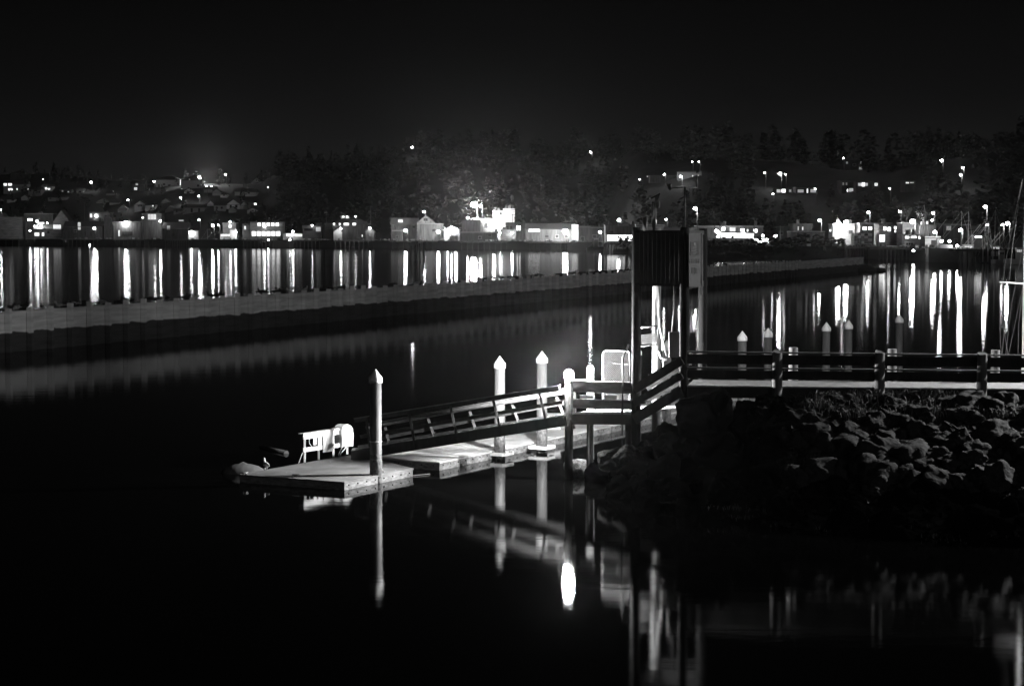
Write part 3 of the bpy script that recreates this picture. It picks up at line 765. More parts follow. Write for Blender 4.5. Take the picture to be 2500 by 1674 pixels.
# ramp rails between tower legs
ramp = empty('stair_ramp', (FL.x, FL.y, ZD), 'sloping timber ramp with three rail boards between the two front tower legs', 'ramp')
def rb(yl, yr, ht, name, m, off, th=.07):
    a = Vector((FL.x, FL.y, U(1555, yl, 47.4).z)) + tn * off; b_ = Vector((FR.x, FR.y, U(1668, yr, 46.9).z)) + tn * off
    MB().beam(a, b_, th, ht).build(name, m, ramp)
rb(950, 878, .30, 'top_rail', 'wood_dark', .2); rb(983, 915, .24, 'middle_rail', 'wood_dark', .2); rb(1022, 953, .34, 'stringer', 'wood_dark', .2)
rb(950, 878, .28, 'far_top_rail', 'wood_rail', -1.0); rb(983, 915, .24, 'far_middle_rail', 'wood_rail', -1.0)
a = Vector((FL.x, FL.y, U(1555, 1010, 47.4).z)) - tn * .45; b_ = Vector((FR.x, FR.y, U(1668, 941, 46.9).z)) - tn * .45
MB().beam(a, b_, 1.1, .06).build('treads', 'deckwood', ramp)
# pole mounted gauges on the tower
def pole_thing(name, lab, cat): return empty(name, U(1598, 560, 47), lab, cat)
g = pole_thing('tide_gauge_pole', 'pole on the tower with a tilted solar panel and sensor box', 'gauge')
dg = 48.5
MB().tube([U(1597, 565, dg), U(1599, 508, dg), U(1600, 492, dg)], .055, 8).build('pole', 'darksteel', g)
MB().tube([U(1593, 556, dg), U(1593, 497, dg)], .02, 6).build('cable', 'darksteel', g)
a = [U(1585, 484, dg), U(1608, 471, dg), U(1611, 475, dg), U(1598, 492, dg)]
q0, q1 = U(1586, 484, dg), U(1608, 472, dg)
MB().beam(q0 - Vector((0, .25, .02)), q1 - Vector((0, .25, .02)), .7, .05).build('solar_panel', 'black', g)
MB().hexa([U(1599, 493, dg - .3), U(1607, 487, dg - .3), U(1607, 487, dg + .2), U(1599, 493, dg + .2)], [U(1600, 480, dg - .3), U(1612, 472, dg - .3), U(1612, 472, dg + .2), U(1600, 480, dg + .2)]).build('sensor_box', 'wall_m', g)
MB().tube([U(1607, 490, dg), U(1608, 500, dg), U(1606, 508, dg)], .05, 8).build('sensor_tube', 'wall_m', g)
mb = MB(); a = U(1575, 572, 48.6); b_ = U(1575, 530, 48.6); mb.tube([a, b_], .09, 8)
tag(mb.build('stub_pipe', 'darksteel', None, loc=a), 'short dark pipe rising from the tower top left of the gauge pole', 'pipe')
an = empty('weather_mast', U(1671, 556, 44.6), 'thin weather mast with crossarm and wind vane above the right tower leg', 'mast')
dm = 46.9
MB().tube([U(1671, 558, dm), U(1672, 500, dm), U(1672, 457, dm)], .035, 7).build('mast', 'darksteel', an)
MB().tube([U(1640, 458, dm), U(1672, 457, dm), U(1702, 458, dm)], .018, 6).build('crossarm', 'steel', an)
MB().tube([U(1636, 448, dm), U(1636, 464, dm)], .045, 7).build('sensor', 'wall_m', an)
MB().tube([U(1630, 450, dm), U(1633, 462, dm)], .03, 5).build('sensor_shield', 'darksteel', an)
MB().tube([U(1702, 458, dm), U(1701, 428, dm)], .03, 6).build('riser', 'darksteel', an)
MB().tube([U(1699, 420, dm), U(1712, 418, dm)], .06, 7, .03).build('wind_vane', 'darksteel', an)
MB().tube([U(1692, 459, dm), U(1693, 478, dm), U(1697, 474, dm), U(1701, 462, dm)], .025, 6).build('cup_rotor', 'wall_m', an)

# ================================================================== WALKWAY
WD0, WD1 = 46.7, 44.8
wa, wb = U(1676, 860, WD0), U(2760, 860, WD1)
wp = VPL(wa, wb); Wn = wp.n
ZW = wp(1900, 940).z
walk = empty('walkway', (wa.x, wa.y, ZW), 'timber walkway with plank deck above the boulder bank', 'walkway')
def wy(px, y1700, y2500): return y1700 + (y2500 - y1700) * (px - 1700) / 800
XL, XR = 1678, 2740
def wboard(ya, yb, ht, th, name, m, off=0.0, droop=0):
    a, b_ = wp(XL, wy(XL, ya, yb), off), wp(XR, wy(XR, ya, yb), off)
    MB().beam(a, b_, th, ht).build(name, m, root_w)
root_w = empty('guard_rail', wp(1700, 900), 'dark board guard rail along the near side of the walkway', 'guard rail')
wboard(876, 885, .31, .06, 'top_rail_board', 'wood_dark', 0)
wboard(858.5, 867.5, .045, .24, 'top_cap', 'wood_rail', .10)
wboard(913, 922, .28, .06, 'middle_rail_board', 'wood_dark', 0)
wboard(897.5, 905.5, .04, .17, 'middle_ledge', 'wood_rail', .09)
root_w = walk
wboard(957, 965, .35, .12, 'edge_beam', 'wood_dark', -.02)
a, b_ = wp(XL, wy(XL, 944, 952)), wp(XR, wy(XR, 944, 952))
mb = MB(); wid_w = 2.4; nrun = 11
for i in range(nrun):
    o_ = Wn * (.06 + i * .22)
    mb.beam(a + o_ + UPV * .02, b_ + o_ + UPV * (.02 + .004 * (i % 2)), .21, .05)
mb.build('deck_boards', 'deckwood', walk)
mb = MB(); mb.beam(a + Wn * wid_w - UPV * .1, b_ + Wn * wid_w - UPV * .1, .12, .3); mb.build('far_edge_beam', 'wood_dark', walk)
for px in (1712, 1905, 2155, 2400, 2640):
    c = wp(px, 980, .3); MB().lathe((c.x, c.y, 0), [(.16, 0), (.15, ZW - .05)], 14).build('support_post', 'wood_dark', walk)
    c = wp(px + 20, 980, 2.1); MB().lathe((c.x, c.y, 0), [(.16, -1), (.15, ZW - .05)], 14).build('support_post', 'wood_dark', walk)
def railpost(px, ytop, off, lab, grp, r=.155, tilt=0.0, cut='ragged', zb=2.95):
    a = wp(px, ytop, off); rt = MB(); n = 18
    rn = random.Random(int(px))
    vs = []; zz = [zb, zb + .9, a.z - .25, a.z - .02]
    for j, z in enumerate(zz):
        for k_ in range(n):
            an_ = 2 * math.pi * k_ / n; rr_ = r * (1.08 - .03 * j) * (1 + .035 * math.sin(3 * an_ + j))
            dz = (.0 if j < 3 else (rn.uniform(-.03, .03) if cut == 'ragged' else 0) - math.sin(an_) * -.05 * (cut == 'ragged'))
            vs.append((a.x + rr_ * math.cos(an_) + tilt * (z - a.z), a.y + rr_ * math.sin(an_), z + dz))
    fs = [(j * n + k_, j * n + (k_ + 1) % n, (j + 1) * n + (k_ + 1) % n, (j + 1) * n + k_) for j in range(3) for k_ in range(n)]
    rt.add(vs, fs, True); rt.add(vs[3 * n:], [tuple(range(n))])
    o = rt.build('rail_post', 'wood_post' if cut == 'ragged' else 'wall_l', None, loc=(a.x, a.y, zb)); tag(o, lab, 'post', grp)
railpost(1898, 856, -.16, 'ragged topped round post of the near guard rail, nearest the tower', 'near guard rail posts')
railpost(2148, 857, -.16, 'ragged topped round post in the middle of the near guard rail', 'near guard rail posts')
railpost(2398, 861, -.16, 'split topped round post of the near guard rail, closest to the right edge', 'near guard rail posts')
railpost(2650, 866, -.16, 'round post of the near guard rail outside the right edge', 'near guard rail posts')
for px, yt, lab in ((1937, 846.5, 'flat topped pale post on the far side of the walkway, nearest the tower'),
                    (2178, 850, 'flat topped pale post on the far side of the walkway, in the middle'),
                    (2430, 853, 'flat topped pale post on the far side of the walkway, near the boat mast')):
    railpost(px, yt, 2.55, lab, 'far side walkway posts', r=.15, cut='flat')

# second dock lamp beyond the right edge of the picture: it lights the walkway deck and the bank
def tall_lamp(x, y, z, I, lab):
    root = empty('lamp_post', (x, y, 0), lab, 'lamp post')
    MB().tube([(x, y, -1), (x, y, z)], .1, 12, .07).build('post', 'darksteel', root)
    MB().tube([(x, y, z), (x - .4, y - .1, z + .25), (x - .9, y - .2, z + .25)], .04, 8).build('arm', 'darksteel', root)
    MB().lathe((x - 1.0, y - .2, z + .15), [(.12, -.12), (.16, 0)], 16).build('lens', emat('dock_lens', I), root)
    MB().lathe((x - 1.0, y - .2, z + .155), [(.2, 0), (.12, .14), (.05, .18)], 16).build('shade', 'darksteel', root)
# ================================================================== BOULDER BANK
FOOT = [(1380, 1192), (1500, 1215), (1600, 1240), (1800, 1280), (2100, 1305), (2500, 1335), (2900, 1360)]
CREST = [(a, b, c + 2.0) for a, b, c in [(1380, 1150, 46.6), (1480, 1128, 46.6), (1540, 1112, 46.4), (1580, 1078, 46.0), (1640, 1020, 45.4), (1690, 1005, 45.0), (1760, 992, 44.8), (1850, 975, 44.4), (1950, 985, 43.4), (2150, 985, 42.9), (2500, 985, 42.4), (2900, 985, 42.0)]]
ci = lambda px, k: interp([(a[0], a[k]) for a in CREST], px)
def bank_pt(px, t):
    f = W(px, interp(FOOT, px)); cpt = U(px, ci(px, 1), ci(px, 2))
    if t <= 1:
        p = f.lerp(cpt, t); z = cpt.z * (t ** .8) - .25 * (1 - t)
    else:
        yb = cpt.y + (t - 1) * 9.0; p = Vector((cpt.x * yb / cpt.y, yb, 0))
        land = max(0, min(1, (px - 1950) / 120))
        z = cpt.z * land + (1 - land) * (cpt.z - (t - 1) * 9 * .75)
        if land > .5 and t > 1.75: z -= (t - 1.75) * 8
    return Vector((p.x, p.y, z))
def bank():
    nx, ny = 150, 70; vs = []
    for j in range(ny + 1):
        t = -.25 + 2.35 * j / ny
        for i in range(nx + 1):
            px = 1370 + (2900 - 1370) * i / nx
            p = bank_pt(px, t) if t >= 0 else bank_pt(px, 0) + Vector((0, t * 14, t * 8))
            a = noise.noise(p * .55) * .45 + noise.noise(p * 1.7) * .18
            if t > 1.02: a *= .35
            a -= max(0, (1500 - px) / 130) * 1.3 + (.32 if px < 1930 and t < 1.02 else 0)
            vs.append((p.x, p.y, p.z + a - .12))
    fs = [(j * (nx + 1) + i, j * (nx + 1) + i + 1, (j + 1) * (nx + 1) + i + 1, (j + 1) * (nx + 1) + i) for j in range(ny) for i in range(nx)]
    mb = MB(); mb.add(vs, fs, True); tag(mb.build('ground', 'soil'), kind='structure')
bank()
def rock_mesh(seed, sub=4):
    import bmesh
    bm = bmesh.new(); bmesh.ops.create_icosphere(bm, subdivisions=sub, radius=1)
    rn = random.Random(seed); pl = [(Vector((rn.gauss(0, 1), rn.gauss(0, 1), rn.gauss(0, 1))).normalized(), rn.uniform(.62, .9)) for _ in range(9)]
    for v_ in bm.verts:
        for n_, d_ in pl:
            q = v_.co.dot(n_)
            if q > d_: v_.co -= n_ * (q - d_) * .9
        v_.co *= 1 + .22 * noise.noise(v_.co * 1.6 + Vector((seed, 0, 0))) + .12 * noise.noise(v_.co * 4 + Vector((0, seed, 0))) + .05 * noise.noise(v_.co * 9)
    me = bpy.data.meshes.new('boulder'); bm.to_mesh(me); bm.free()
    for p in me.polygons: p.use_smooth = True
    me.materials.append(M['rock']); return me
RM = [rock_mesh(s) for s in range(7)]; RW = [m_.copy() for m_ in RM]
for m_ in RW: m_.materials.clear(); m_.materials.append(M['rock_wet_shaded'])
rnd = random.Random(21)
nrock = 0
for band, (t0, t1, cnt, s0_, s1_) in {'top': (.62, 1.02, 95, .22, .62), 'mid': (.25, .7, 95, .25, .75), 'low': (0.0, .3, 80, .2, .6)}.items():
    for k in range(cnt):
        px = rnd.uniform(1500 if band != 'top' else 1560, 2560); t = rnd.uniform(t0, t1)
        p = bank_pt(px, t); s = rnd.uniform(s0_, s1_)
        o = bpy.data.objects.new('boulder', (RW if px < 1930 or band == 'low' else RM)[rnd.randrange(7)]); S.collection.objects.link(o)  # boulders on the tower side get the copy with shade in its colour
        o.location = (p.x, p.y, p.z + .05 * s); o.rotation_euler = (rnd.uniform(-.5, .5), rnd.uniform(-.5, .5), rnd.uniform(0, 6.28))
        o.scale = (s * rnd.uniform(.8, 1.3), s * rnd.uniform(.8, 1.2), s * rnd.uniform(.6, .95)); nrock += 1
        side = 'left' if px < 1850 else 'middle' if px < 2200 else 'right'
        row = {'top': 'crest', 'mid': 'middle', 'low': 'foot'}[band]
        tag(o, {'top': 'dark boulder along the crest of the bank', 'mid': 'dark boulder halfway down the bank', 'low': 'dark wet boulder at the foot of the bank'}[band]
            + {'left': ' near the tower', 'middle': ' below the walkway posts', 'right': ' toward the right edge'}[side], 'boulder', 'boulders of the %s row, %s' % (row, side))
def rock_at(px, py, d, s, lab, m='rock_weed', sd=3, zs=.8):
    me = rock_mesh(sd); me.materials.clear(); me.materials.append(M[m])
    o = bpy.data.objects.new('boulder', me); S.collection.objects.link(o); o.location = U(px, py, d); o.scale = (s, s * .9, s * zs); tag(o, lab, 'boulder'); return o
rock_at(1413, 1146, 49.3, .48, 'weed covered boulder catching light beside the lamp post foot', sd=31, zs=1.0)
rock_at(1462, 1165, 48.5, .7, 'dark boulder between the lamp post foot and the bank', 'rock_wet_shaded', 32, .9)
rock_at(1500, 1125, 47.4, .55, 'boulder with one lit face below the platform', 'rock', 33)
rock_at(1533, 1118, 46.8, .5, 'grey boulder at the foot of the left tower leg', 'rock', 34)
rock_at(2278, 1232, 41.2, .42, 'pale small boulder low on the right part of the bank', 'rock_weed', 35, 1.0)
rock_at(1710, 1018, 45.2, .9, 'rounded black boulder silhouetted beneath the walkway end', 'rock_wet_shaded', 36)
rock_at(1757, 1005, 45.0, .55, 'pointed black boulder silhouetted beneath the walkway', 'rock_wet_shaded', 37, 1.3)
# dry grass on the bank and beside the walkway
def grass(pts, name='dry_grass'):
    mb = MB(); rn = random.Random(5)
    for p, h, cnt, sp in pts:
        for _ in range(cnt):
            q = p + Vector((rn.gauss(0, sp), rn.gauss(0, sp * .6), 0)); l = h * rn.uniform(.5, 1.2); a = rn.uniform(0, 6.28)
            dx = Vector((math.cos(a), math.sin(a), 0)); s_ = Vector((-dx.y, dx.x, 0)) * .012
            m_ = q + dx * l * .25 + UPV * l * .7; e_ = q + dx * l * .7 + UPV * l * .85
            mb.add([q - s_, q + s_, m_ + s_, m_ - s_, e_], [(0, 1, 2, 3), (3, 2, 4)])
    tag(mb.build(name, 'weed'), 'tufts of dry grass among the boulders and beside the walkway', 'grass', kind='stuff')
gl = []
rnd = random.Random(9)
for _ in range(55):
    px = rnd.uniform(1980, 2500); gl.append((bank_pt(px, rnd.uniform(.82, 1.05)) + Vector((0, 0, .15)), .32, 26, .25))
for px in (2010, 2025, 2040, 2055, 2070, 2305):
    gl.append((wp(px, 938, 2.7), .22, 40, .25))
for _ in range(30):
    px = rnd.uniform(1750, 2450); gl.append((bank_pt(px, rnd.uniform(.0, .12)) + Vector((0, 0, .0)), .14, 22, .3))
grass(gl)
mb = MB(); rn = random.Random(14)     # loose rubble in the gaps between the boulders
for _ in range(2600):
    p = bank_pt(rn.uniform(1880, 2560), rn.uniform(.02, 1.04) ** .8); s = rn.uniform(.05, .16)
    q = [p + Vector((rn.uniform(-.25, .25) + x * s * rn.uniform(.7, 1.3), rn.uniform(-.2, .2) + y * s, .12 + z * s)) for x, y, z in ((0, 0, 1), (1, 0, 0), (-.5, .9, 0), (-.5, -.9, 0), (0, 0, -1))]
    mb.add(q, [(0, 1, 2), (0, 2, 3), (0, 3, 1), (4, 2, 1), (4, 3, 2), (4, 1, 3)])
tag(mb.build('rubble', 'rock'), 'loose rubble and small stones between the boulders', 'rubble', kind='stuff')
tall_lamp(27.0, 64.5, 10.5, 28000, 'tall dock lamp post standing beyond the right edge beside the walkway')

# ================================================================== SAILBOAT (mast at the right edge)
ms = U(2499, 870, 52)
sb_ = empty('sailboat', (ms.x, ms.y, 0), 'white sailboat with tall mast and rigging at the right edge', 'sailboat')
mtop = U(2497, 430, 52).z
MB().tube([Vector((ms.x, ms.y, .8)), Vector((ms.x, ms.y, mtop + .8))], .07, 12, .055).build('mast', 'white', sb_)
MB().tube([Vector((ms.x, ms.y, mtop + .8)), Vector((ms.x - .02, ms.y, U(2497, 345, 52).z))], .012, 5).build('antenna', 'steel', sb_)
spz = U(2440, 688, 52); MB().tube([Vector((ms.x, ms.y, U(2498, 693, 52).z)), spz], .028, 7).build('spreader', 'white', sb_)
lg = MB()
for seq in (((2496, 438), (2455, 640), (2441, 745), (2461, 866)), ((2496, 438), (2472, 600), (2446, 866)), ((2440, 688), (2441, 745), (2442, 840), (2446, 866)),
            ((2497, 700), (2484, 760), (2462, 866)), ((2497, 705), (2487, 790), (2485, 866)), ((2498, 600), (2470, 740), (2455, 866))):
    P_ = [U(x, y, 52 + .3 * i) for i, (x, y) in enumerate(seq)]; lg.tube(P_, .009, 5, cap=False)
lg.build('rigging', 'pipe', sb_)
hm = hullmesh(9.0, 2.7, 1.0)
for v_ in hm.v: v_.x, v_.y, v_.z = v_.x + ms.x + 2.6, v_.y + ms.y, v_.z + .12
hm.build('hull', 'hull_w', sb_)
mb = MB(); mb.box(ms.x - .6, ms.x + 4.2, ms.y - .75, ms.y + .75, 1.05, 1.6); mb.box(ms.x - 1.2, ms.x + 6, ms.y - 1.0, ms.y + 1.0, .9, 1.12); mb.build('cabin', 'hull_w', sb_)
MB().tube([Vector((ms.x, ms.y, 2.2)), Vector((ms.x + 3.6, ms.y, 2.25))], .06, 8).build('boom', 'white', sb_)

# ================================================================== FAR SHORE: terrain
def terrain():
    cols = list(range(-380, 2900, 20)); rows = [-14, -1.0, 0, .02, 8, 20, 45, 70] + [70 + RISE * k / 14 for k in range(1, 15)] + [RISE + 110, RISE + 260]
    vs = []
    for s in rows:
        for px in cols:
            d = Dsh(px) + max(s, 0); x = (px - CX) / F * d * K; y = d * K
            if s < 0: z = -4.5 if s < -2 else -4; y += s * 0.2
            elif s == 0: z = -4
            elif s < 1: z = GZ
            else: z = zt(px, s) + (noise.noise(Vector((x * .02, y * .02, 0))) * 4 * min(1, max(0, (s - 70) / 60)))
            vs.append((x, y, z))
    n = len(cols); fs = [(j * n + i, j * n + i + 1, (j + 1) * n + i + 1, (j + 1) * n + i) for j in range(len(rows) - 1) for i in range(n - 1)]
    mb = MB(); mb.add(vs, fs, False); o = mb.build('hill', 'hill'); tag(o, kind='structure')
    for p in o.data.polygons: p.use_smooth = p.index > 8 * (n - 1)
terrain()
# asphalt street sheet along the bayfront
vs = []; cols = list(range(-380, 2900, 20))
for s in (30, 36):
    for px in cols:
        d = Dsh(px) + s; vs.append(((px - CX) / F * d * K, d * K, GZ + .05))
n = len(cols); mb = MB(); mb.add(vs, [(i, i + 1, n + i + 1, n + i) for i in range(n - 1)]); tag(mb.build('road', 'street'), kind='structure')

# ------------------------------------------------------------------ trees
def blade(mb, c, r, rn, flat=.5):
    a = rn.uniform(0, 6.28); t = Vector((math.cos(a), math.sin(a), rn.uniform(-.6, .3))).normalized(); b_ = Vector((rn.uniform(-1, 1), rn.uniform(-1, 1), rn.uniform(-1, 1) * flat)).normalized()
    b_ = (b_ - t * b_.dot(t)).normalized() * r * .55; t = t * r
    mb.add([c - t, c - b_, c + t, c + b_], [(0, 1, 2, 3)])
def conifer(seed, spread=.26):
    rn = random.Random(seed); mb = MB(); tiers = 15
    for i in range(tiers):
        z = .12 + .86 * (i / (tiers - 1)) ** .95; rmax = spread * (1 - (z - .1) / .93) ** .8 + .012
        for k in range(rn.randint(6, 9)):
            a = rn.uniform(0, 6.28); L_ = rmax * rn.uniform(.45, 1.25); zz = z + rn.uniform(-.02, .02)
            for q in range(6):
                f = (q + .7) / 6; c_ = Vector((math.cos(a) * L_ * f, math.sin(a) * L_ * f, zz - .10 * L_ * f + .10 * L_ * f * f * 2))
                blade(mb, c_, .026 + .02 * (1 - f) + .25 * rmax * .16, rn, .35)
    return mb
def broad(seed):
    rn = random.Random(seed); mb = MB()
    cl = [(Vector((rn.gauss(0, .17), rn.gauss(0, .17), rn.uniform(.36, .88))), rn.uniform(.10, .2)) for _ in range(14)]
    for c_, r_ in cl:
        for _ in range(34):
            d_ = Vector((rn.gauss(0, 1), rn.gauss(0, 1), rn.gauss(0, 1))).normalized() * r_ * rn.uniform(.6, 1.08)
            blade(mb, c_ + d_, .035, rn, 1)
    return mb
TP = []
for s in range(5):
    cr = conifer(s, (.24, .32, .2, .28, .36)[s]).build('crown', 'foliage'); tr = MB().tube([(0, 0, -.1), (0.005, 0, .5), (0, 0, .93)], .016, 7, .004).build('trunk', 'bark'); TP.append((cr.data, tr.data)); bpy.data.objects.remove(cr); bpy.data.objects.remove(tr)
for s in range(3):
    cr = broad(s + 20).build('crown', 'foliage2')
    mb = MB(); mb.tube([(0, 0, -.1), (.01, 0, .3), (0, 0, .55)], .028, 7, .012)
    for a in range(4): mb.tube([(0, 0, .3 + .04 * a), (.14 * math.cos(a * 1.7), .14 * math.sin(a * 1.7), .6)], .012, 5, .005)
    tr = mb.build('trunk', 'bark'); TP.append((cr.data, tr.data)); bpy.data.objects.remove(cr); bpy.data.objects.remove(tr)
def tree(px, ytop, d, hpx, k, lab, grp):
    h = hpx / F * d * K; top = U(px, ytop, d)
    root = bpy.data.objects.new('conifer_tree' if k < 5 else 'broadleaf_tree', None); S.collection.objects.link(root)
    root.location = (top.x, top.y, top.z - h); root.scale = (h, h, h); root.rotation_euler = (0, 0, rnd.uniform(0, 6.28))
    tag(root, lab, 'tree', grp)
    for nm, me in zip(('crown', 'trunk'), TP[k]):
        o = bpy.data.objects.new(nm, me); S.collection.objects.link(o); o.parent = root
rnd = random.Random(77)
TREES = [  # px, top y, height px, kind, label
 (150, 408, 60, 5, 'rounded tree on the left ridge above the lit hillside windows'), (30, 425, 40, 6, 'low tree at the far left of the ridge'), (330, 438, 34, 6, 'small tree on the left ridge beside the street lamp'),
 (535, 432, 34, 5, 'dark bushy tree under the ridge street lamp'), (622, 434, 28, 7, 'small round tree left of the tall dark conifers'), (505, 442, 22, 6, 'low shrub tree right of the big ridge house'),
 (675, 398, 80, 0, 'slim conifer leading the tall dark cluster'), (694, 388, 95, 3, 'conifer second in the tall dark cluster'), (718, 374, 120, 1, 'tallest conifer of the dark cluster left of centre'), (742, 384, 105, 2, 'conifer on the right flank of the tall dark cluster'), (770, 394, 90, 4, 'broad conifer just right of the tall dark cluster'),
 (800, 392, 80, 3, 'ridge conifer in the row sloping up toward the hill lamp'), (830, 390, 78, 5, 'round topped ridge tree left of the faint hill window'), (862, 386, 80, 3, 'ridge conifer below the dim skyline left of centre'), (893, 380, 76, 6, 'broad ridge tree left of the faint hill window'), (925, 372, 76, 4, 'wide ridge conifer just below the faint hill lamp'),
 (965, 358, 84, 3, 'ridge conifer left of the faint hill lamp at centre'), (1000, 335, 30, 6, 'treetop behind the faint hill lamp'), (1030, 338, 90, 5, 'wide ridge tree right of the faint hill lamp'), (1075, 334, 95, 1, 'broad ridge conifer left of the tall centre pine'), (1110, 338, 90, 6, 'ridge tree touching the tall centre pine'), (1144, 318, 115, 4, 'tallest ridge tree above the big floodlight'), (1165, 345, 80, 0, 'slim conifer on the right of the tall centre pine'),
 (1215, 372, 60, 6, 'low ridge tree right of the big floodlight'), (1262, 366, 66, 5, 'low ridge tree in the dip of the skyline'), (1312, 338, 95, 2, 'lone spire conifer on the ridge right of the dip'), (1345, 356, 76, 3, 'ridge conifer between the lone spire and the hill lamp'), (1385, 356, 74, 6, 'ridge tree left of the bright hill lamp'), (1412, 362, 66, 5, 'ridge tree just left of the bright hill lamp'),
 (1488, 335, 105, 1, 'wide conifer right of the bright hill lamp'), (1515, 352, 80, 5, 'ridge tree right of the wide conifer'), (1570, 350, 80, 5, 'rounded ridge tree left of the weather mast'), (1612, 350, 80, 5, 'rounded ridge tree behind the tide gauge'), (1666, 348, 84, 6, 'ridge tree behind the weather mast crossarm'), (1715, 368, 66, 7, 'ridge tree above the right tower leg'),
 (1790, 352, 110, 5, 'large rounded tree right of the tower'), (1814, 350, 90, 0, 'slim conifer beside the large rounded tree'), (1864, 326, 150, 4, 'tall layered conifer above the bright hillside lamp'), (1900, 372, 90, 3, 'lower conifer right of the tall layered conifer'), (1962, 346, 125, 4, 'broad conifer, left one of the layered pair'), (2035, 336, 125, 1, 'broad conifer, right one of the layered pair'),
 (2110, 386, 30, 7, 'low tree beside the dark ridge house'), (2185, 384, 70, 6, 'low wide tree right of the dark ridge house'), (2232, 320, 120, 5, 'tall irregular tree left of the ridge street lamp'), (2262, 345, 100, 6, 'lower shoulder tree beside the tall irregular tree'), (2330, 328, 110, 5, 'big round crowned tree above the paired hill lamps'), (2372, 326, 110, 6, 'flat crowned big tree above the paired hill lamps'), (2402, 352, 90, 5, 'tree in the gap left of the sailboat rigging'), (2452, 322, 125, 6, 'tall dark tree behind the sailboat rigging'), (2492, 326, 120, 5, 'tall dark tree behind the mast top'),
 (1640, 512, 50, 7, 'lamp lit leafy tree behind the timber tower, left'), (1745, 505, 60, 7, 'lamp lit leafy tree behind the timber tower, right'), (2215, 500, 50, 7, 'floodlit leafy tree beside the bright dock floodlight'), (2255, 510, 45, 7, 'leafy tree between the dock floodlight and the funnel lamp')]
for px, yt, hp, k, lab in TREES:
    near = 'lit leafy' in lab or 'leafy tree between' in lab
    d = Dsh(px) + (FLAT - 20 if near else FLAT + RISE - 8)
    tree(px, yt, d, hp, k, lab, None)
# the wooded hillside as one mass
def forest():
    rn = random.Random(4); mb = MB(); bare = []
    keep = [(x, y) for x, y in [(15, 450), (45, 455), (105, 438), (222, 445), (340, 500), (312, 488), (376, 443), (410, 440), (441, 483), (470, 440), (485, 479), (504, 455), (516, 455), (480, 508), (550, 426), (570, 495), (625, 495), (654, 457), (500, 500), (1006, 360), (1442, 372), (1562, 438), (1622, 426), (1662, 432), (1697, 430), (1706, 395), (1690, 395), (1867, 422), (1904, 425), (1916, 425), (1890, 466), (1910, 467), (1960, 466), (1985, 466), (2060, 465), (2080, 464), (2105, 450), (2137, 450), (2172, 460), (2059, 386), (2090, 395), (2299, 392), (2350, 410), (2346, 426), (2218, 447), (1750, 400), (1430, 380)]]
    n = 0
    while n < 900:
        px = rn.uniform(-150, 2700); s = rn.uniform(FLAT - 6, FLAT + RISE) if n > 260 else rn.uniform(FLAT + RISE - 30, FLAT + RISE + 10)
        if px < 640 and rn.random() < .45: continue
        d = Dsh(px) + s; h = rn.uniform(5, 11) if px < 640 else rn.uniform(10, 18)
        if n <= 260: h = rn.uniform(3, 8) if px < 640 or px > 1180 else rn.uniform(4, 10)
        z = zt(px, s); x = (px - CX) / F * d * K; base = Vector((x, d * K, z)); ytop = HOR - (z + h - H) / (d * K) * F
        w_ = h * .3 / (d * K) * F + 3
        if s < FLAT + RISE - 36 and any(abs(px - a) < w_ + 5 and ytop - 3 < b_ < ytop + h / (d * K) * F * 2.2 for a, b_ in keep): continue
        n += 1; sp = rn.uniform(.2, .38); con = rn.random() < .6
        for _ in range(54):
            t = rn.random() ** .8; rr_ = sp * h * ((1 - t) if con else math.sqrt(max(0, 1 - (2 * t - 1) ** 2)) * .9) * rn.uniform(.5, 1); a = rn.uniform(0, 6.28)
            blade(mb, base + Vector((math.cos(a) * rr_, math.sin(a) * rr_, h * (.08 + .92 * t))), h * .085, rn, .6)
    tag(mb.build('forest', 'foliage'), 'dark wooded hillside behind the waterfront', 'woodland', kind='stuff')
forest()
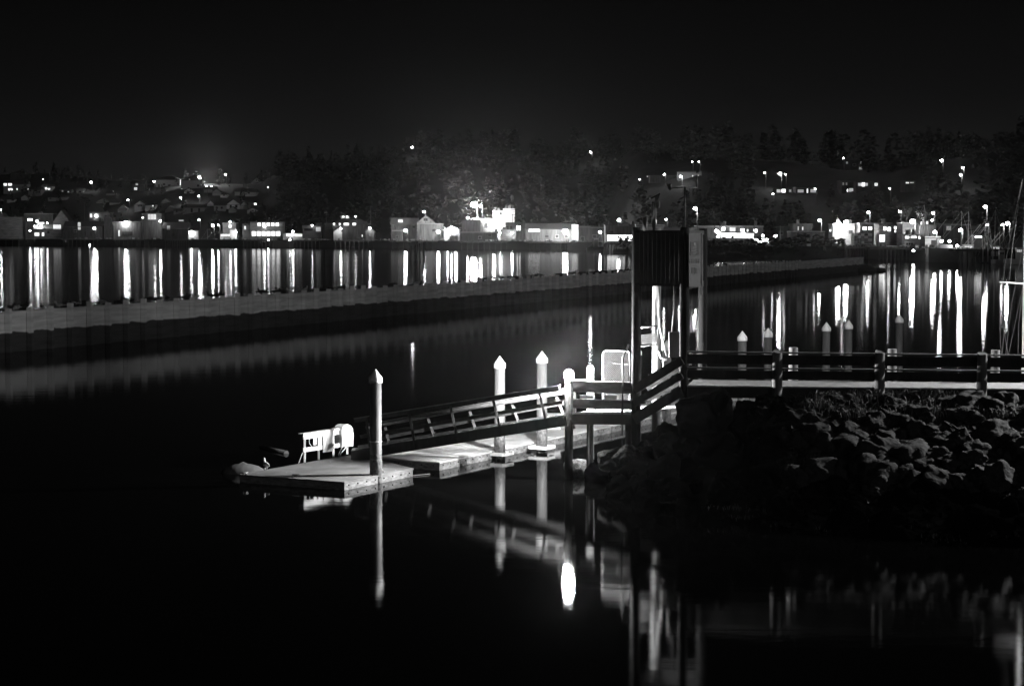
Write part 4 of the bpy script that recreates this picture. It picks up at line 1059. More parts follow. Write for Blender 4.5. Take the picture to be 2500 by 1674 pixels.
# ================================================================== BUILDINGS
def pxw(px, d): return (px - CX) / F * d * K
def building(x0, x1, yt, yb, off, label, wall='wall_m', roof='roof_d', rt='flat', name='building', cat='building', wins=(), eave=.3, dep=9.0, hill=None, extra=None):
    xm = (x0 + x1) / 2
    if hill: d = hill_d(xm, yb); zb = U(xm, yb, d).z - 1.0
    else: d = Dsh(xm) + off; zb = GZ if yb is None else U(xm, yb, d).z
    X0, X1, Y = pxw(x0, d), pxw(x1, d), d * K
    zt_ = U(xm, yt, d).z; root = empty(name, ((X0 + X1) / 2, Y, zb), label, cat)
    ht = zt_ - zb; ze = zt_ - (ht * eave if rt != 'flat' else .35); Y2 = Y + dep; ym = (Y + Y2) / 2; xc = (X0 + X1) / 2
    mb = MB(); mb.box(X0, X1, Y, Y2, zb, ze)
    if rt == 'gable_y': mb.add([(X0, Y, ze), (X1, Y, ze), (xc, Y, zt_ - .15), (X0, Y2, ze), (X1, Y2, ze), (xc, Y2, zt_ - .15)], [(0, 1, 2), (5, 4, 3)])
    mb.build('wall', wall, root)
    o = .35; mb = MB()
    if rt == 'flat': mb.box(X0 - .15, X1 + .15, Y - .15, Y2 + .15, ze + .002, zt_)
    elif rt == 'gable_y':
        th = Vector((0, 0, .18))
        for xa in (X0 - o, X1 + o):
            q = [Vector((xa, Y - o, ze - .12)), Vector((xc, Y - o, zt_)), Vector((xc, Y2 + o, zt_)), Vector((xa, Y2 + o, ze - .12))]
            mb.add(q + [p + th for p in q], [(0, 1, 2, 3), (7, 6, 5, 4), (0, 4, 5, 1), (1, 5, 6, 2), (2, 6, 7, 3), (3, 7, 4, 0)])
    elif rt == 'gable_x':
        mb.add([(X0 - o, Y - o, ze), (X1 + o, Y - o, ze), (X1 + o, ym, zt_), (X0 - o, ym, zt_), (X1 + o, Y2 + o, ze), (X0 - o, Y2 + o, ze)], [(0, 1, 2, 3), (3, 2, 4, 5), (1, 4, 2), (0, 3, 5), (0, 5, 4, 1)])
    elif rt == 'hip':
        q = min(dep / 2, (X1 - X0) / 2 - .1)
        mb.add([(X0 - o, Y - o, ze), (X1 + o, Y - o, ze), (X1 + o, Y2 + o, ze), (X0 - o, Y2 + o, ze), (X0 + q, ym, zt_), (X1 - q, ym, zt_)], [(0, 1, 5, 4), (1, 2, 5), (2, 3, 4, 5), (3, 0, 4), (0, 3, 2, 1)])
    elif rt == 'shed':
        mb.add([(X0 - o, Y - o, ze), (X1 + o, Y - o, ze), (X1 + o, Y2, zt_), (X0 - o, Y2, zt_), (X1 + o, Y2, ze), (X0 - o, Y2, ze)], [(0, 1, 2, 3), (1, 4, 2), (0, 3, 5), (3, 2, 4, 5), (0, 5, 4, 1)])
    mb.build('roof', roof, root)
    for (a, b_, c_, e_, st) in wins:
        wx0, wx1 = pxw(a, d), pxw(b_, d); z1, z0 = U(xm, c_, d).z, U(xm, e_, d).z
        fm = MB(); fm.box(wx0 - .12, wx1 + .12, Y - .06, Y + .05, z0 - .12, z1 + .12); f_ = fm.build('window', 'wall_l' if st else 'roof_d', root)
        pm = MB(); nn_ = max(1, int((wx1 - wx0) / 1.4)); sw = (wx1 - wx0) / nn_
        for k in range(nn_): pm.box(wx0 + k * sw + .06, wx0 + (k + 1) * sw - .06, Y - .10, Y - .058, z0, z1)
        pm.build('pane', EM(st) if st else 'glass', f_)
    rn = random.Random(int(x0 * 7 + yt)); wl = X1 - X0; hh = ze - zb
    if name in ('building', 'warehouse', 'house') and wl > 4 and hh > 2.2:
        taken = [(pxw(a, d), pxw(b_, d)) for (a, b_, _c, _e, _s) in wins]
        x = X0 + rn.uniform(.6, 2)
        while x < X1 - 1.6 and name != 'warehouse':
            ww = rn.uniform(.9, 1.8); dr = rn.random() < .22
            if not any(t0 - .4 < x + ww and x < t1 + .4 for t0, t1 in taken) and rn.random() < .62:
                z0 = zb + .05 if dr else zb + hh * rn.choice((.25, .3, .55)) ; z1 = min(ze - .25, z0 + (2.1 if dr else rn.uniform(.9, 1.4)))
                if hill: z0 += 1.0; z1 = min(ze - .2, z1 + 1.0)
                if z1 - z0 > .5:
                    MB().box(x - .1, x + ww + .1, Y - .05, Y + .04, z0 - .1, z1 + .1).build('door' if dr else 'window', rn.choice(('wall_l', 'wall_d', 'wall_w')), root)
                    MB().box(x, x + ww, Y - .085, Y - .052, z0, z1).build('door_leaf' if dr else 'pane', 'glass' if not dr else 'wall_d', root.children[-1])
            x += ww + rn.uniform(.8, 3.2)
        if rt == 'flat' and not hill:
            for _ in range(rn.randint(1, 3)):
                vx = rn.uniform(X0 + .5, X1 - 1.2); vh = rn.uniform(.5, 1.6)
                MB().box(vx, vx + rn.uniform(.5, 1.3), Y + 1, Y + 2, zt_ + .002, zt_ + vh).build('roof_vent', rn.choice(('wall_m', 'wall_d', 'roof_d')), root)
        if rn.random() < .6:
            px_ = rn.choice((X0 + .25, X1 - .25)); MB().tube([(px_, Y - .12, zb), (px_, Y - .12, ze - .1)], .08, 6).build('drain_pipe', 'wall_l', root)
        MB().box(X0 - .1, X1 + .1, Y - .2, Y - .003, ze - .28, ze - .02).build('fascia_board', rn.choice(('wall_l', 'wall_d', 'wall_m')), root)
    root['_d'] = d
    if extra: extra(root, d, X0, X1, Y, zb, zt_)
    return root
B = building
B(-60, 66, 530, None, 14, 'large pale windowless warehouse at the far left waterfront', 'wall_l', 'roof_m', 'flat', 'warehouse', 'warehouse', dep=20)
B(-10, 22, 520, None, 30, 'gabled building end rising behind the far left warehouse', 'wall_m', 'roof_d', 'gable_y')
B(62, 132, 521, None, 26, 'long low roofed cannery behind the row of left dock lamps', 'wall_d', 'roof_m', 'flat', wins=((70, 82, 534, 539, 6), (95, 110, 543, 547, 3)))
B(132, 172, 513, None, 34, 'grey gabled building behind the left cannery lamps', 'wall_l', 'roof_d', 'gable_y', eave=.4)
B(86, 152, 548, None, 12, 'low lamp lit fish shed at the left waterfront', 'wall_l', 'roof_m', 'shed', wins=((86, 98, 568, 576, 1.2), (104, 110, 568, 576, 1.5), (132, 151, 549, 560, .9)), dep=7)
B(158, 252, 540, None, 14, 'wide dark wharf building with one white panel in its wall', 'wall_d', 'roof_d', 'gable_x', eave=.3, wins=((192, 199, 543, 561, .45), (208, 212, 565, 576, 0), (222, 226, 565, 576, 0)))
B(220, 271, 518, 541, 30, 'upper storey block with a lit porch behind the dark wharf building', 'wall_l', 'roof_m', 'flat', wins=((222, 227, 522, 531, 1.0),))
B(256, 276, 530, None, 22, 'narrow dark building left of the brightly lamplit shed', 'wall_d', 'roof_d', 'flat')
B(279, 346, 541, None, 12, 'grey sided shed lit by the brightest lamp on the left waterfront', 'wall_m', 'roof_m', 'flat', wins=((290, 294, 562, 577, .5), (300, 325, 566, 575, 0)))
B(348, 396, 520, None, 14, 'tall dark wharf building with a lit upper balcony', 'wall_m', 'roof_d', 'flat', wins=((363, 383, 522, 536, .28), (348, 353, 530, 533, 5)))
B(398, 462, 543, None, 14, 'black low building with small dim windows right of the tall wharf building', 'wall_d', 'roof_d', 'gable_x', eave=.35, wins=((409, 417, 551, 560, .2), (438, 450, 537, 540, .3)))
B(461, 484, 563, None, 6, 'small floodlit white hut on the left wharf', 'wall_w', 'roof_m', 'flat', 'hut', 'hut', dep=4)
B(545, 578, 544, None, 16, 'pale two level building behind the moored fishing boat', 'wall_l', 'roof_m', 'flat', wins=((560, 566, 549, 556, 3),))
B(562, 579, 560, None, 5, 'little white ice house beside the pier restaurant', 'wall_w', 'roof_m', 'flat', 'hut', 'hut', dep=4)
B(612, 690, 541, None, 4, 'brilliantly lit two storey restaurant standing on the pier', 'wall_w', 'roof_m', 'flat', wins=tuple((x, x + 8, 544, 552, 2.2) for x in range(630, 684, 11)) + tuple((x, x + 9, 565, 576, 3.2) for x in range(616, 684, 12)), dep=12)
B(593, 612, 546, None, 8, 'narrow grey annex left of the lit pier restaurant', 'wall_l', 'roof_m', 'flat', wins=((597, 602, 552, 560, .8),))
B(692, 740, 569, None, 8, 'low lit dockside counter right of the pier restaurant', 'wall_w', 'roof_m', 'flat', 'hut', 'hut', wins=((700, 716, 571, 577, 2.0), (722, 738, 572, 577, 1.4)), dep=4)
B(740, 786, 551, None, 14, 'small pale building with a dark window band under a bright white roof edge', 'wall_l', 'roof_m', 'flat', wins=((744, 764, 558, 563, 0), (772, 784, 554, 565, .3)))
B(794, 812, 545, None, 10, 'pair of bright white ribbed tanks beside the dark four windowed building', 'wall_w', 'wall_w', 'flat', 'storage_tank', 'tank', dep=6)
B(813, 902, 535, None, 12, 'dark hip roofed building with a row of four lit upper windows', 'wall_d', 'roof_d', 'hip', eave=.25, wins=((814, 819, 545, 550, 3), (828, 833, 545, 550, 1.5), (840, 853, 545, 550, 3), (861, 870, 545, 550, 3)))
B(833, 853, 525.5, 534, 15, 'glowing white cupola on top of the dark four windowed building', 'wall_w', 'roof_m', 'flat', 'cupola', 'cupola', wins=((836, 842, 527.5, 531, 2), (846, 851, 527.5, 532, 3)), dep=3)
B(815, 836, 557, None, 6, 'small white gabled shed lit by a lamp at its peak', 'wall_w', 'roof_d', 'gable_y', 'shed', 'shed', dep=4)
B(893, 914, 556, None, 8, 'grey gabled shed lit by its own peak lamp right of centre left wharf', 'wall_m', 'roof_d', 'gable_y', 'shed', 'shed', wins=((884, 886, 573, 578, 2),), dep=5)
B(955, 1020, 532, None, 24, 'long pale roofed building above the first bright lamp of the middle wharf', 'wall_m', 'roof_m', 'gable_x', wins=((972, 984, 536, 543, .3), (1008, 1014, 552, 556, 0)))
B(958, 985, 562, None, 8, 'low dark shed below the long pale roofed building', 'wall_d', 'roof_m', 'flat')
B(1018, 1062, 526, None, 26, 'gable fronted building left of the mobile crane boom', 'wall_l', 'roof_d', 'gable_y', eave=.3, wins=((1035, 1044, 533, 539, 0),))
B(1020, 1082, 545, None, 12, 'broad grey shed under the second bright lamp of the middle wharf', 'wall_m', 'roof_m', 'flat')
B(1084, 1122, 551, None, 12, 'floodlit storage shed behind the leaning boom', 'wall_l', 'roof_m', 'gable_y', wins=((1090, 1097, 570, 573, 4),))
B(1128, 1172, 537, None, 10, 'blocky dark seafood plant tower below the big floodlight', 'wall_m', 'roof_d', 'flat', dep=10)
B(1122, 1216, 566, None, 6, 'long dark seafood plant front on the middle wharf', 'wall_d', 'roof_m', 'flat', dep=6)
B(1150, 1220, 533, None, 22, 'pale flat seafood plant roof behind the dark plant front', 'wall_l', 'roof_m', 'flat', wins=((1182, 1190, 545, 556, 0), (1190, 1193, 545, 551, 3)))
B(1203, 1256, 514, None, 28, 'bright white upper plant building with stepped top near the big floodlight', 'wall_w', 'wall_w', 'flat', wins=((1220, 1225, 519, 524, 0), (1223, 1227, 536, 540, 3)))
B(1228, 1257, 509, 530, 30, 'white rooftop block stepped above the bright plant building', 'wall_w', 'wall_w', 'flat', dep=6)
B(1234, 1284, 543, None, 14, 'dark fronted bar with two arched lit windows', 'wall_m', 'roof_d', 'flat', wins=((1261, 1265, 551, 562, 5), (1267, 1271, 552, 562, 5), (1236, 1241, 552, 560, 0), (1246, 1250, 552, 560, 0)))
B(1222, 1260, 560, None, 6, 'row of small lit lockers under two wall lamps', 'wall_l', 'roof_m', 'flat', wins=((1214, 1216, 570, 580, 1),), dep=4)
B(1284, 1396, 545, None, 12, 'long sloping roofed pale building lit by two big star bright lamps', 'wall_m', 'roof_m', 'shed', eave=.35, wins=((1290, 1318, 559, 566, 1.0),), dep=10)
B(1396, 1411, 548, None, 20, 'narrow grey building at the right end of the long pale building', 'wall_m', 'roof_m', 'flat')
B(1411, 1442, 551, None, 12, 'plain square grey block right of the star bright lamps', 'wall_m', 'roof_d', 'flat')
B(1442, 1479, 553, None, 18, 'dim low building between the grey block and the brilliant shed', 'wall_d', 'roof_d', 'flat')
B(1478, 1552, 548, None, 20, 'dark roofed building above the brilliantly lit fish shed', 'wall_m', 'roof_d', 'flat', dep=12)
B(1480, 1550, 571, None, 8, 'brilliantly lit open fronted fish shed left of the timber tower', 'wall_w', 'roof_m', 'flat', 'shed', 'shed', wins=((1482, 1548, 574, 588, 3.2),), dep=6)
B(1510, 1535, 543, 552, 26, 'small gable peak showing above the fish shed roof', 'wall_l', 'roof_d', 'gable_y')
B(1553, 1621, 548, None, 16, 'white boarded building seen over the top of the timber tower', 'wall_l', 'roof_m', 'flat', dep=6)
B(1624, 1700, 556, None, 22, 'low dark building with a pale roofline behind the weather mast', 'wall_d', 'roof_d', 'gable_x')
B(1700, 1862, 551, None, 60, 'long dim building with a lit sign behind the glowing pier rail', 'wall_m', 'roof_m', 'flat', wins=((1760, 1769, 556, 563, 5), (1780, 1795, 553, 570, .1), (1806, 1817, 558, 568, 1.8), (1838, 1848, 559, 568, 2.5), (1822, 1826, 560, 566, 1.5)))
B(1862, 1932, 552, None, 66, 'dark low building behind the leaning utility pole', 'wall_d', 'roof_d', 'flat')
B(1930, 2012, 564, None, 30, 'wide low shed with pale roof edge left of the brilliant twin lamps', 'wall_m', 'roof_m', 'flat')
B(1934, 1982, 546, None, 50, 'darker upper shed behind the wide low shed', 'wall_d', 'roof_d', 'flat', wins=((1946, 1949, 553, 562, .15), (1956, 1960, 554, 562, .15)))
B(2032, 2086, 546, None, 44, 'white building glaring under the brilliant twin lamps', 'wall_l', 'roof_m', 'flat', wins=((2036, 2042, 553, 560, 3), (2024, 2027, 561, 565, .6)))
B(2098, 2176, 544, None, 58, 'dark roofed dock office with two square lit windows', 'wall_m', 'roof_m', 'flat', wins=((2105, 2114, 554, 561, 8), (2119, 2127, 554, 561, 8)))
B(2145, 2205, 546, None, 50, 'grey dock building with a lit loading bay', 'wall_l', 'roof_d', 'flat', wins=((2155, 2162, 554, 562, 5), (2165, 2173, 555, 564, 5), (2181, 2187, 553, 559, 4), (2182, 2186, 562, 567, 3), (2189, 2197, 553, 561, 3)))
B(2202, 2244, 543, None, 50, 'tall ribbed metal building floodlit beside the dock mast', 'wall_l', 'roof_m', 'flat', wins=((2222, 2226, 560, 566, 1.5),))
B(2243, 2284, 536, None, 54, 'dark angular metal warehouse right of the dock floodlight', 'wall_m', 'roof_d', 'shed', eave=.2, wins=((2246, 2249, 541, 548, .2), (2252, 2255, 541, 548, .2), (2259, 2264, 541, 547, .4)))
B(2257, 2294, 577, None, 16, 'bright white square container building under the funnel lamp', 'wall_w', 'wall_w', 'flat', dep=6)
B(2144, 2160, 571, None, 12, 'bright white fish tote shelter beside the stacked crates', 'wall_w', 'wall_w', 'flat', 'hut', 'hut', wins=((2145, 2159, 573, 590, 2.5),), dep=4)
B(2207, 2256, 572, None, 22, 'lit market stalls behind the dark trawler', 'wall_w', 'roof_m', 'flat', wins=((2208, 2218, 574, 582, 4), (2222, 2236, 573, 581, 4), (2240, 2246, 574, 583, 3), (2250, 2255, 574, 584, 2)), dep=4)
B(2300, 2395, 545, None, 70, 'long dim hall behind the trawler masts', 'wall_d', 'roof_d', 'flat', wins=((2308, 2320, 552, 562, .08),))
B(2376, 2398, 574, None, 20, 'low booth with a bright strip light among the moored boats', 'wall_m', 'roof_m', 'flat', 'hut', 'hut', wins=((2378, 2396, 575, 580, 9),), dep=3)
# hillside houses
def Hs(x0, x1, yt, yb, label, wall='wall_m', roof='roof_d', rt='gable_x', wins=(), **k): return B(x0, x1, yt, yb, 0, label, wall.replace('wall_w', 'house_w').replace('wall_l', 'house_l').replace('wall_m', 'house_m'), roof, rt, 'house', 'house', wins, hill=True, **k)
Hs(12, 70, 440, 470, 'far left hillside house with two rows of lit windows', 'wall_m', wins=((13, 21, 448, 453, 2.5), (24, 33, 448, 453, 2.5), (24, 34, 460, 465, 2), (44, 47, 460, 464, 1.5)))
Hs(30, 72, 416, 440, 'dark gabled roof on the far left ridge', 'wall_d', rt='gable_y')
Hs(72, 104, 456, 476, 'dim house right of the far left windows', 'wall_m', wins=((71, 74, 461, 464, 1),))
Hs(104, 130, 450, 464, 'small house with a row of porch lights on the left hillside', 'wall_l', wins=((107, 111, 459, 462, 2), (114, 118, 458, 462, 4), (120, 126, 460, 463, 2)))
Hs(150, 176, 462, 472, 'faint low house below the left ridge tree', 'wall_d', wins=((154, 158, 465, 468, .3), (168, 172, 466, 470, .2)))
Hs(276, 300, 466, 476, 'dim long cottage left of the two stacked lit windows', 'wall_d', wins=((278, 281, 466, 470, .1),))
Hs(322, 356, 440, 468, 'ridge house with two stacked lit windows', 'wall_d', wins=((334, 340, 448, 452, .5), (330, 338, 458, 464, .6)))
Hs(383, 442, 429, 458, 'wide dark ridge house with a low hipped roof', 'wall_m', rt='hip', dep=12)
Hs(444, 495, 429, 462, 'tall dark ridge house against the sky glow', 'wall_m', rt='hip', wins=((464, 467, 437, 441, .25), (445, 448, 461, 464, 2)), dep=12)
Hs(616, 642, 434, 452, 'small ridge house with a pale gable beside the tall conifers', 'wall_l', rt='gable_y', eave=.5)
Hs(290, 312, 501, 516, 'grey gabled cottage left of the white house', 'wall_l', rt='gable_y', eave=.5)
Hs(330, 358, 490, 516, 'white gabled house with three arched windows', 'wall_w', rt='gable_y', eave=.35, wins=((339, 341, 500, 504, 0), (343, 345, 499, 504, 0), (347, 349, 500, 504, 0)))
Hs(357, 380, 499, 516, 'low wing of the white gabled house with one lit window', 'wall_w', rt='flat', wins=((374, 377, 500, 504, 1.5),))
Hs(405, 428, 503, 520, 'dim pale cottage below the hillside street lamp', 'wall_m', rt='gable_y', eave=.5)
Hs(426, 448, 508, 524, 'grey flat cottage between two hillside lamps', 'wall_m', wins=((432, 435, 512, 518, 0),))
Hs(448, 500, 498, 522, 'grey house with long plain roof under the hillside lamps', 'wall_m', 'roof_d', wins=((468, 472, 509, 518, 0), (486, 490, 509, 518, 0)))
Hs(508, 524, 490, 508, 'narrow lit white house end on the left hillside', 'wall_w', rt='gable_y', eave=.4)
Hs(524, 552, 494, 514, 'dim grey cottage between two white houses', 'wall_m')
Hs(555, 588, 487, 508, 'white gabled house with two dark doors', 'wall_w', rt='gable_y', eave=.5, wins=((563, 567, 501, 507, 0), (576, 581, 501, 507, 0)))
Hs(589, 606, 492, 507, 'small pale gabled garage beside the white house', 'wall_l', rt='gable_y', eave=.5)
Hs(607, 640, 487, 507, 'dark cottage with one bright twin window', 'wall_d', rt='hip', wins=((622, 628, 496, 500.5, 2.5),))
Hs(1655, 1712, 418, 448, 'hillside house with glowing porch behind the weather mast', 'wall_m', wins=((1688, 1691, 428, 438, 1), (1699, 1705, 428, 436, 2.5)), rt='flat')
Hs(1586, 1660, 428, 440, 'long low hillside building left of the glowing porch', 'wall_d', rt='flat', wins=((1578, 1581, 430, 432, .5),))
Hs(1892, 1932, 458, 474, 'hillside house with one wide bright window right of the tower', 'wall_d', rt='flat', wins=((1894, 1904, 463, 470, .5), (1906, 1916, 462, 470, 2.2), (1924, 1930, 463, 469, .2)))
Hs(1942, 1994, 456, 474, 'hillside row house with dim striped windows', 'wall_d', rt='flat', wins=((1945, 1960, 463, 470, .25), (1967, 1971, 461, 471, 1), (1976, 1990, 462, 470, .25)))
Hs(2050, 2086, 440, 472, 'hillside apartment with a bright corner window and dim upper row', 'wall_d', rt='flat', wins=((2065, 2068, 462, 468, 3), (2070, 2084, 460, 468, .35), (2054, 2058, 446, 452, .06), (2062, 2066, 446, 452, .06)))
Hs(2088, 2128, 442, 470, 'hillside apartment with its top floor lit', 'wall_d', rt='flat', wins=((2092, 2100, 447, 454, .4), (2101, 2109, 446, 455, 2.2), (2110, 2116, 447, 454, .3)))
Hs(2130, 2146, 444, 462, 'narrow hillside house with one lit window', 'wall_d', rt='flat', wins=((2132, 2140, 447, 454, .9),))
Hs(2206, 2232, 440, 462, 'isolated hillside house with a lit eave below the tall irregular tree', 'wall_d', rt='flat', wins=((2208, 2216, 445, 448, 1.2), (2218, 2228, 445, 447, .4)))
Hs(2056, 2112, 387, 415, 'big dark flat roofed house on the right ridge', 'wall_d', rt='flat', wins=((2062, 2067, 395, 400, .1), (2097, 2100, 395, 400, .15), (2094, 2102, 408, 414, .15)))
Hs(2112, 2162, 393, 412, 'lower dark hipped house beside the big ridge house', 'wall_d', rt='hip')

_rn = random.Random(31)
_k = 0; _spots = [(190, 470), (206, 482), (262, 478), (150, 486), (120, 488), (55, 486), (20, 492), (238, 496), (270, 500), (385, 474), (362, 482), (410, 476), (520, 474), (540, 480), (575, 474), (600, 476), (395, 500), (560, 516), (605, 518), (500, 468), (452, 474)]
for _x, _y in _spots:
    _w = _rn.uniform(16, 30); _h = _rn.uniform(10, 16)
    o = B(_x, _x + _w, _y - _h, _y, 0, 'dim unlit cottage scattered over the left hillside', _rn.choice(('house_m', 'house_l', 'house_m')), 'roof_d', _rn.choice(('gable_x', 'gable_y', 'hip')), 'house', 'house', (), hill=True, eave=.45)
    o['group'] = 'dim cottages over the left hillside'
for _i, (_x, _y) in enumerate(((72, 466), (74, 462), (170, 466), (262, 452), (322, 447), (447, 462), (640, 470), (590, 462), (345, 507), (498, 505), (1655, 410), (1748, 408), (1800, 474), (1850, 470), (2136, 476), (2240, 470))):
    pass
# ================================================================== WHARVES ON PILINGS
def wharf(x0, x1, dd, lab, nP=12):
    x = x0; d0 = Dsh((x0 + x1) / 2) - dd
    ytop = (Dsh((x0 + x1) / 2) + 4) * K
    X0, X1, Y0 = pxw(x0, d0), pxw(x1, d0), d0 * K
    root = empty('wharf', ((X0 + X1) / 2, Y0, 0), lab, 'wharf')
    MB().box(X0, X1, Y0, ytop, GZ - .6, GZ + .02).build('deck', 'wharf', root)
    base = None
    for i in range(nP):
        xx = X0 + (X1 - X0) * (i + .5) / nP
        if base is None:
            base = MB().tube([(xx, Y0 + .4, -3), (xx, Y0 + .4, GZ + .35)], .22, 8).build('piling', 'wharf', root); bx_ = xx
        else:
            o = base.copy(); S.collection.objects.link(o); o.parent = root; o.location.x += xx - bx_
def clutter(x0, x1, n_, seed):
    "totes, barrels and reels standing on the wharves, each a thing"
    rn = random.Random(seed); kinds = []
    for i in range(n_):
        px = rn.uniform(x0, x1); d = Dsh(px) + rn.uniform(-3.5, 2); x, y = pxw(px, d), d * K; k = rn.randrange(3); s = rn.uniform(.7, 1.2)
        if k == 0:
            mb = MB(); mb.box(x, x + 1.2 * s, y, y + 1, GZ + .02, GZ + .75 * s); mb.box(x - .04, x + 1.2 * s + .04, y - .04, y + 1.04, GZ + .62 * s, GZ + .7 * s); o = mb.build('fish_tote', rn.choice(('wall_w', 'wall_l', 'wall_m')), None, loc=(x, y, GZ)); c_ = 'tote'
        elif k == 1:
            mb = MB(); mb.lathe((x, y, GZ + .02), [(.28, 0), (.31, .05), (.29, .3), (.31, .45), (.29, .6), (.31, .85), (.28, .9)], 12); o = mb.build('barrel', rn.choice(('wall_l', 'wall_m', 'wall_d')), None, loc=(x, y, GZ)); c_ = 'barrel'
        else:
            mb = MB(); mb.ball((x, y, GZ + .3), .8 * s, .6, .45 * s, 9, 6); mb.ball((x + .6, y + .1, GZ + .2), .5 * s, .4, .3, 8, 5); o = mb.build('net_pile', rn.choice(('wall_m', 'wall_d')), None, loc=(x, y, GZ)); c_ = 'net pile'
        tag(o, {'tote': 'fish tote standing on the edge of the far wharf', 'barrel': 'small barrel standing on the edge of the far wharf', 'net pile': 'heap of fishing net on the edge of the far wharf'}[c_], c_, c_ + 's along the far wharves')
clutter(150, 400, 22, 1); clutter(470, 800, 34, 2); clutter(815, 1120, 26, 3); clutter(1180, 1440, 34, 4); clutter(1475, 1552, 8, 5); clutter(2060, 2330, 26, 6); clutter(1900, 2060, 8, 7)
for a, b_, lab in ((-40, 150, 'dark piled wharf under the far left warehouse'), (152, 275, 'dark piled wharf below the wide dark wharf building'), (277, 400, 'dark piled wharf below the lamplit grey shed'),
                   (402, 470, 'dark piled wharf left of the moored fishing boat'), (590, 700, 'tall piled pier carrying the lit restaurant'), (702, 812, 'dark wharf right of the restaurant pier'),
                   (814, 950, 'dark wharf below the four windowed building'), (952, 1118, 'dark wharf under the middle lamps and boom'), (1120, 1285, 'dark wharf in front of the seafood plant'), (1287, 1440, 'dark wharf below the two star bright lamps'),
                   (1475, 1560, 'dark wharf in front of the brilliant fish shed'), (2060, 2140, 'dark wharf piled with crates left of the white shelter'), (2142, 2255, 'dark wharf behind the small lit boat'), (2257, 2330, 'dark wharf under the bright container building'), (2332, 2470, 'dark wharf behind the moored trawlers')):
    wharf(a, b_, 5, lab)
# stacked crab pots / totes
for i, (x0, x1, y0) in enumerate(((2078, 2084, 568), (2085, 2093, 569), (2094, 2101, 568), (2102, 2109, 570), (2110, 2118, 569), (2119, 2128, 570))):
    d = Dsh(2100) + 8; root = None; X0, X1 = pxw(x0, d), pxw(x1, d); zt_ = U(2100, y0, d).z; n_ = 5
    r_ = empty('crate_stack', ((X0 + X1) / 2, d * K, GZ), ['leftmost tall white stack of fish crates', 'second stack of mottled fish crates', 'third stack of mottled fish crates', 'fourth stack of mottled fish crates', 'fifth stack of mottled fish crates', 'rightmost stack of mottled fish crates'][i] + ' on the right wharf', 'crate stack', 'stacks of fish crates')
    for k in range(n_):
        z0, z1 = GZ + (zt_ - GZ) * k / n_, GZ + (zt_ - GZ) * (k + 1) / n_ - .06; rn = random.Random(i * 9 + k)
        mb = MB(); mb.box(X0 + .04, X1 - .04, d * K, d * K + 1.4, z0, z1); mb.build('crate', 'wall_w' if (i == 0 or rn.random() < .4) else ('wall_l' if rn.random() < .5 else 'wall_d'), r_)

# ================================================================== GLOWING PIER RAIL, LIT DOCK RAMP (right of the tower)
d = Dsh(1830) + 8
pr = empty('canopy_walk', U(1760, 575, d), 'long curved canopy walk glowing with strip light right of the tower', 'canopy')
MB().tube([U(1746, 562, d), U(1757, 570, d), U(1752, 580, d)], .55, 8).build('end_lamp', EM(9), pr)
a, b_ = U(1760, 574, d), U(1840, 576, d)
mb = MB(); mb.beam(a, b_, .3, 1.6); mb.build('light_strip', EM(1.6), pr)
MB().beam(a + Vector((0, .5, 1.2)), b_ + Vector((0, .5, 1.2)), 3, .3).build('canopy_roof', 'roof_m', pr)
for k in range(9):
    c_ = a.lerp(b_, k / 8); MB().tube([(c_.x, c_.y + .3, GZ - .2), (c_.x, c_.y + .3, c_.z + 1)], .1, 6).build('post', 'wall_d', pr)
lr = empty('dock_ramp', U(1862, 590, d), 'short dock ramp with white slatted side under a glaring light box', 'ramp')
mb = MB(); mb.hexa([U(1842, 593, d), U(1881, 592, d), U(1881, 592, d + 1.5), U(1842, 593, d + 1.5)], [U(1839, 583, d), U(1878, 582, d), U(1878, 582, d + 1.5), U(1839, 583, d + 1.5)]); mb.build('light_box', EM(7), lr)
for k in range(8):
    MB().tube([U(1845 + k * 5, 594, d), U(1848 + k * 5, 612, d)], .22, 6).build('slat', 'wall_w', lr)
MB().tube([U(1846, 613, d), U(1884, 612, d)], .3, 6).build('bottom_rail', 'wall_w', lr)
# ================================================================== LAMPS
_bulb = {}
def lamp(px, py, r, I, lab, kind='pole', off=8.0, hill=False, grp=None, d=None):
    if d is None: d = hill_d(px, py, 7.0) if hill else Dsh(px) + off
    p = U(px, py, d); st = I / (math.pi * r * r)
    root = empty('street_lamp' if kind == 'pole' else 'wall_lamp', p, lab, 'street lamp' if kind == 'pole' else 'wall lamp', grp)
    zb = GZ if not hill else zt(px, d - Dsh(px))
    if p.z - zb < 1.0: zb = p.z - 3
    key = round(st, 1)
    if key not in _bulb:
        _bulb[key] = emat('lamp_lens', key)
    bm_ = MB(); bm_.ball(p, r, r, r * .8, 8, 5); bm_.build('lens', _bulb[key], root)
    if kind == 'pole':
        MB().tube([(p.x + r + .25, p.y + .5, zb), (p.x + r + .25, p.y + .5, p.z + r)], .14, 6).build('pole', 'darksteel', root)
        MB().tube([(p.x + r + .25, p.y + .5, p.z + r), (p.x, p.y + .2, p.z + r + .05)], .09, 5).build('arm', 'darksteel', root)
    else:
        MB().box(p.x - .2, p.x + .2, p.y + r * .7, p.y + r + .6, p.z + r * .8, p.z + r * .8 + .2).build('bracket', 'darksteel', root)
    return root
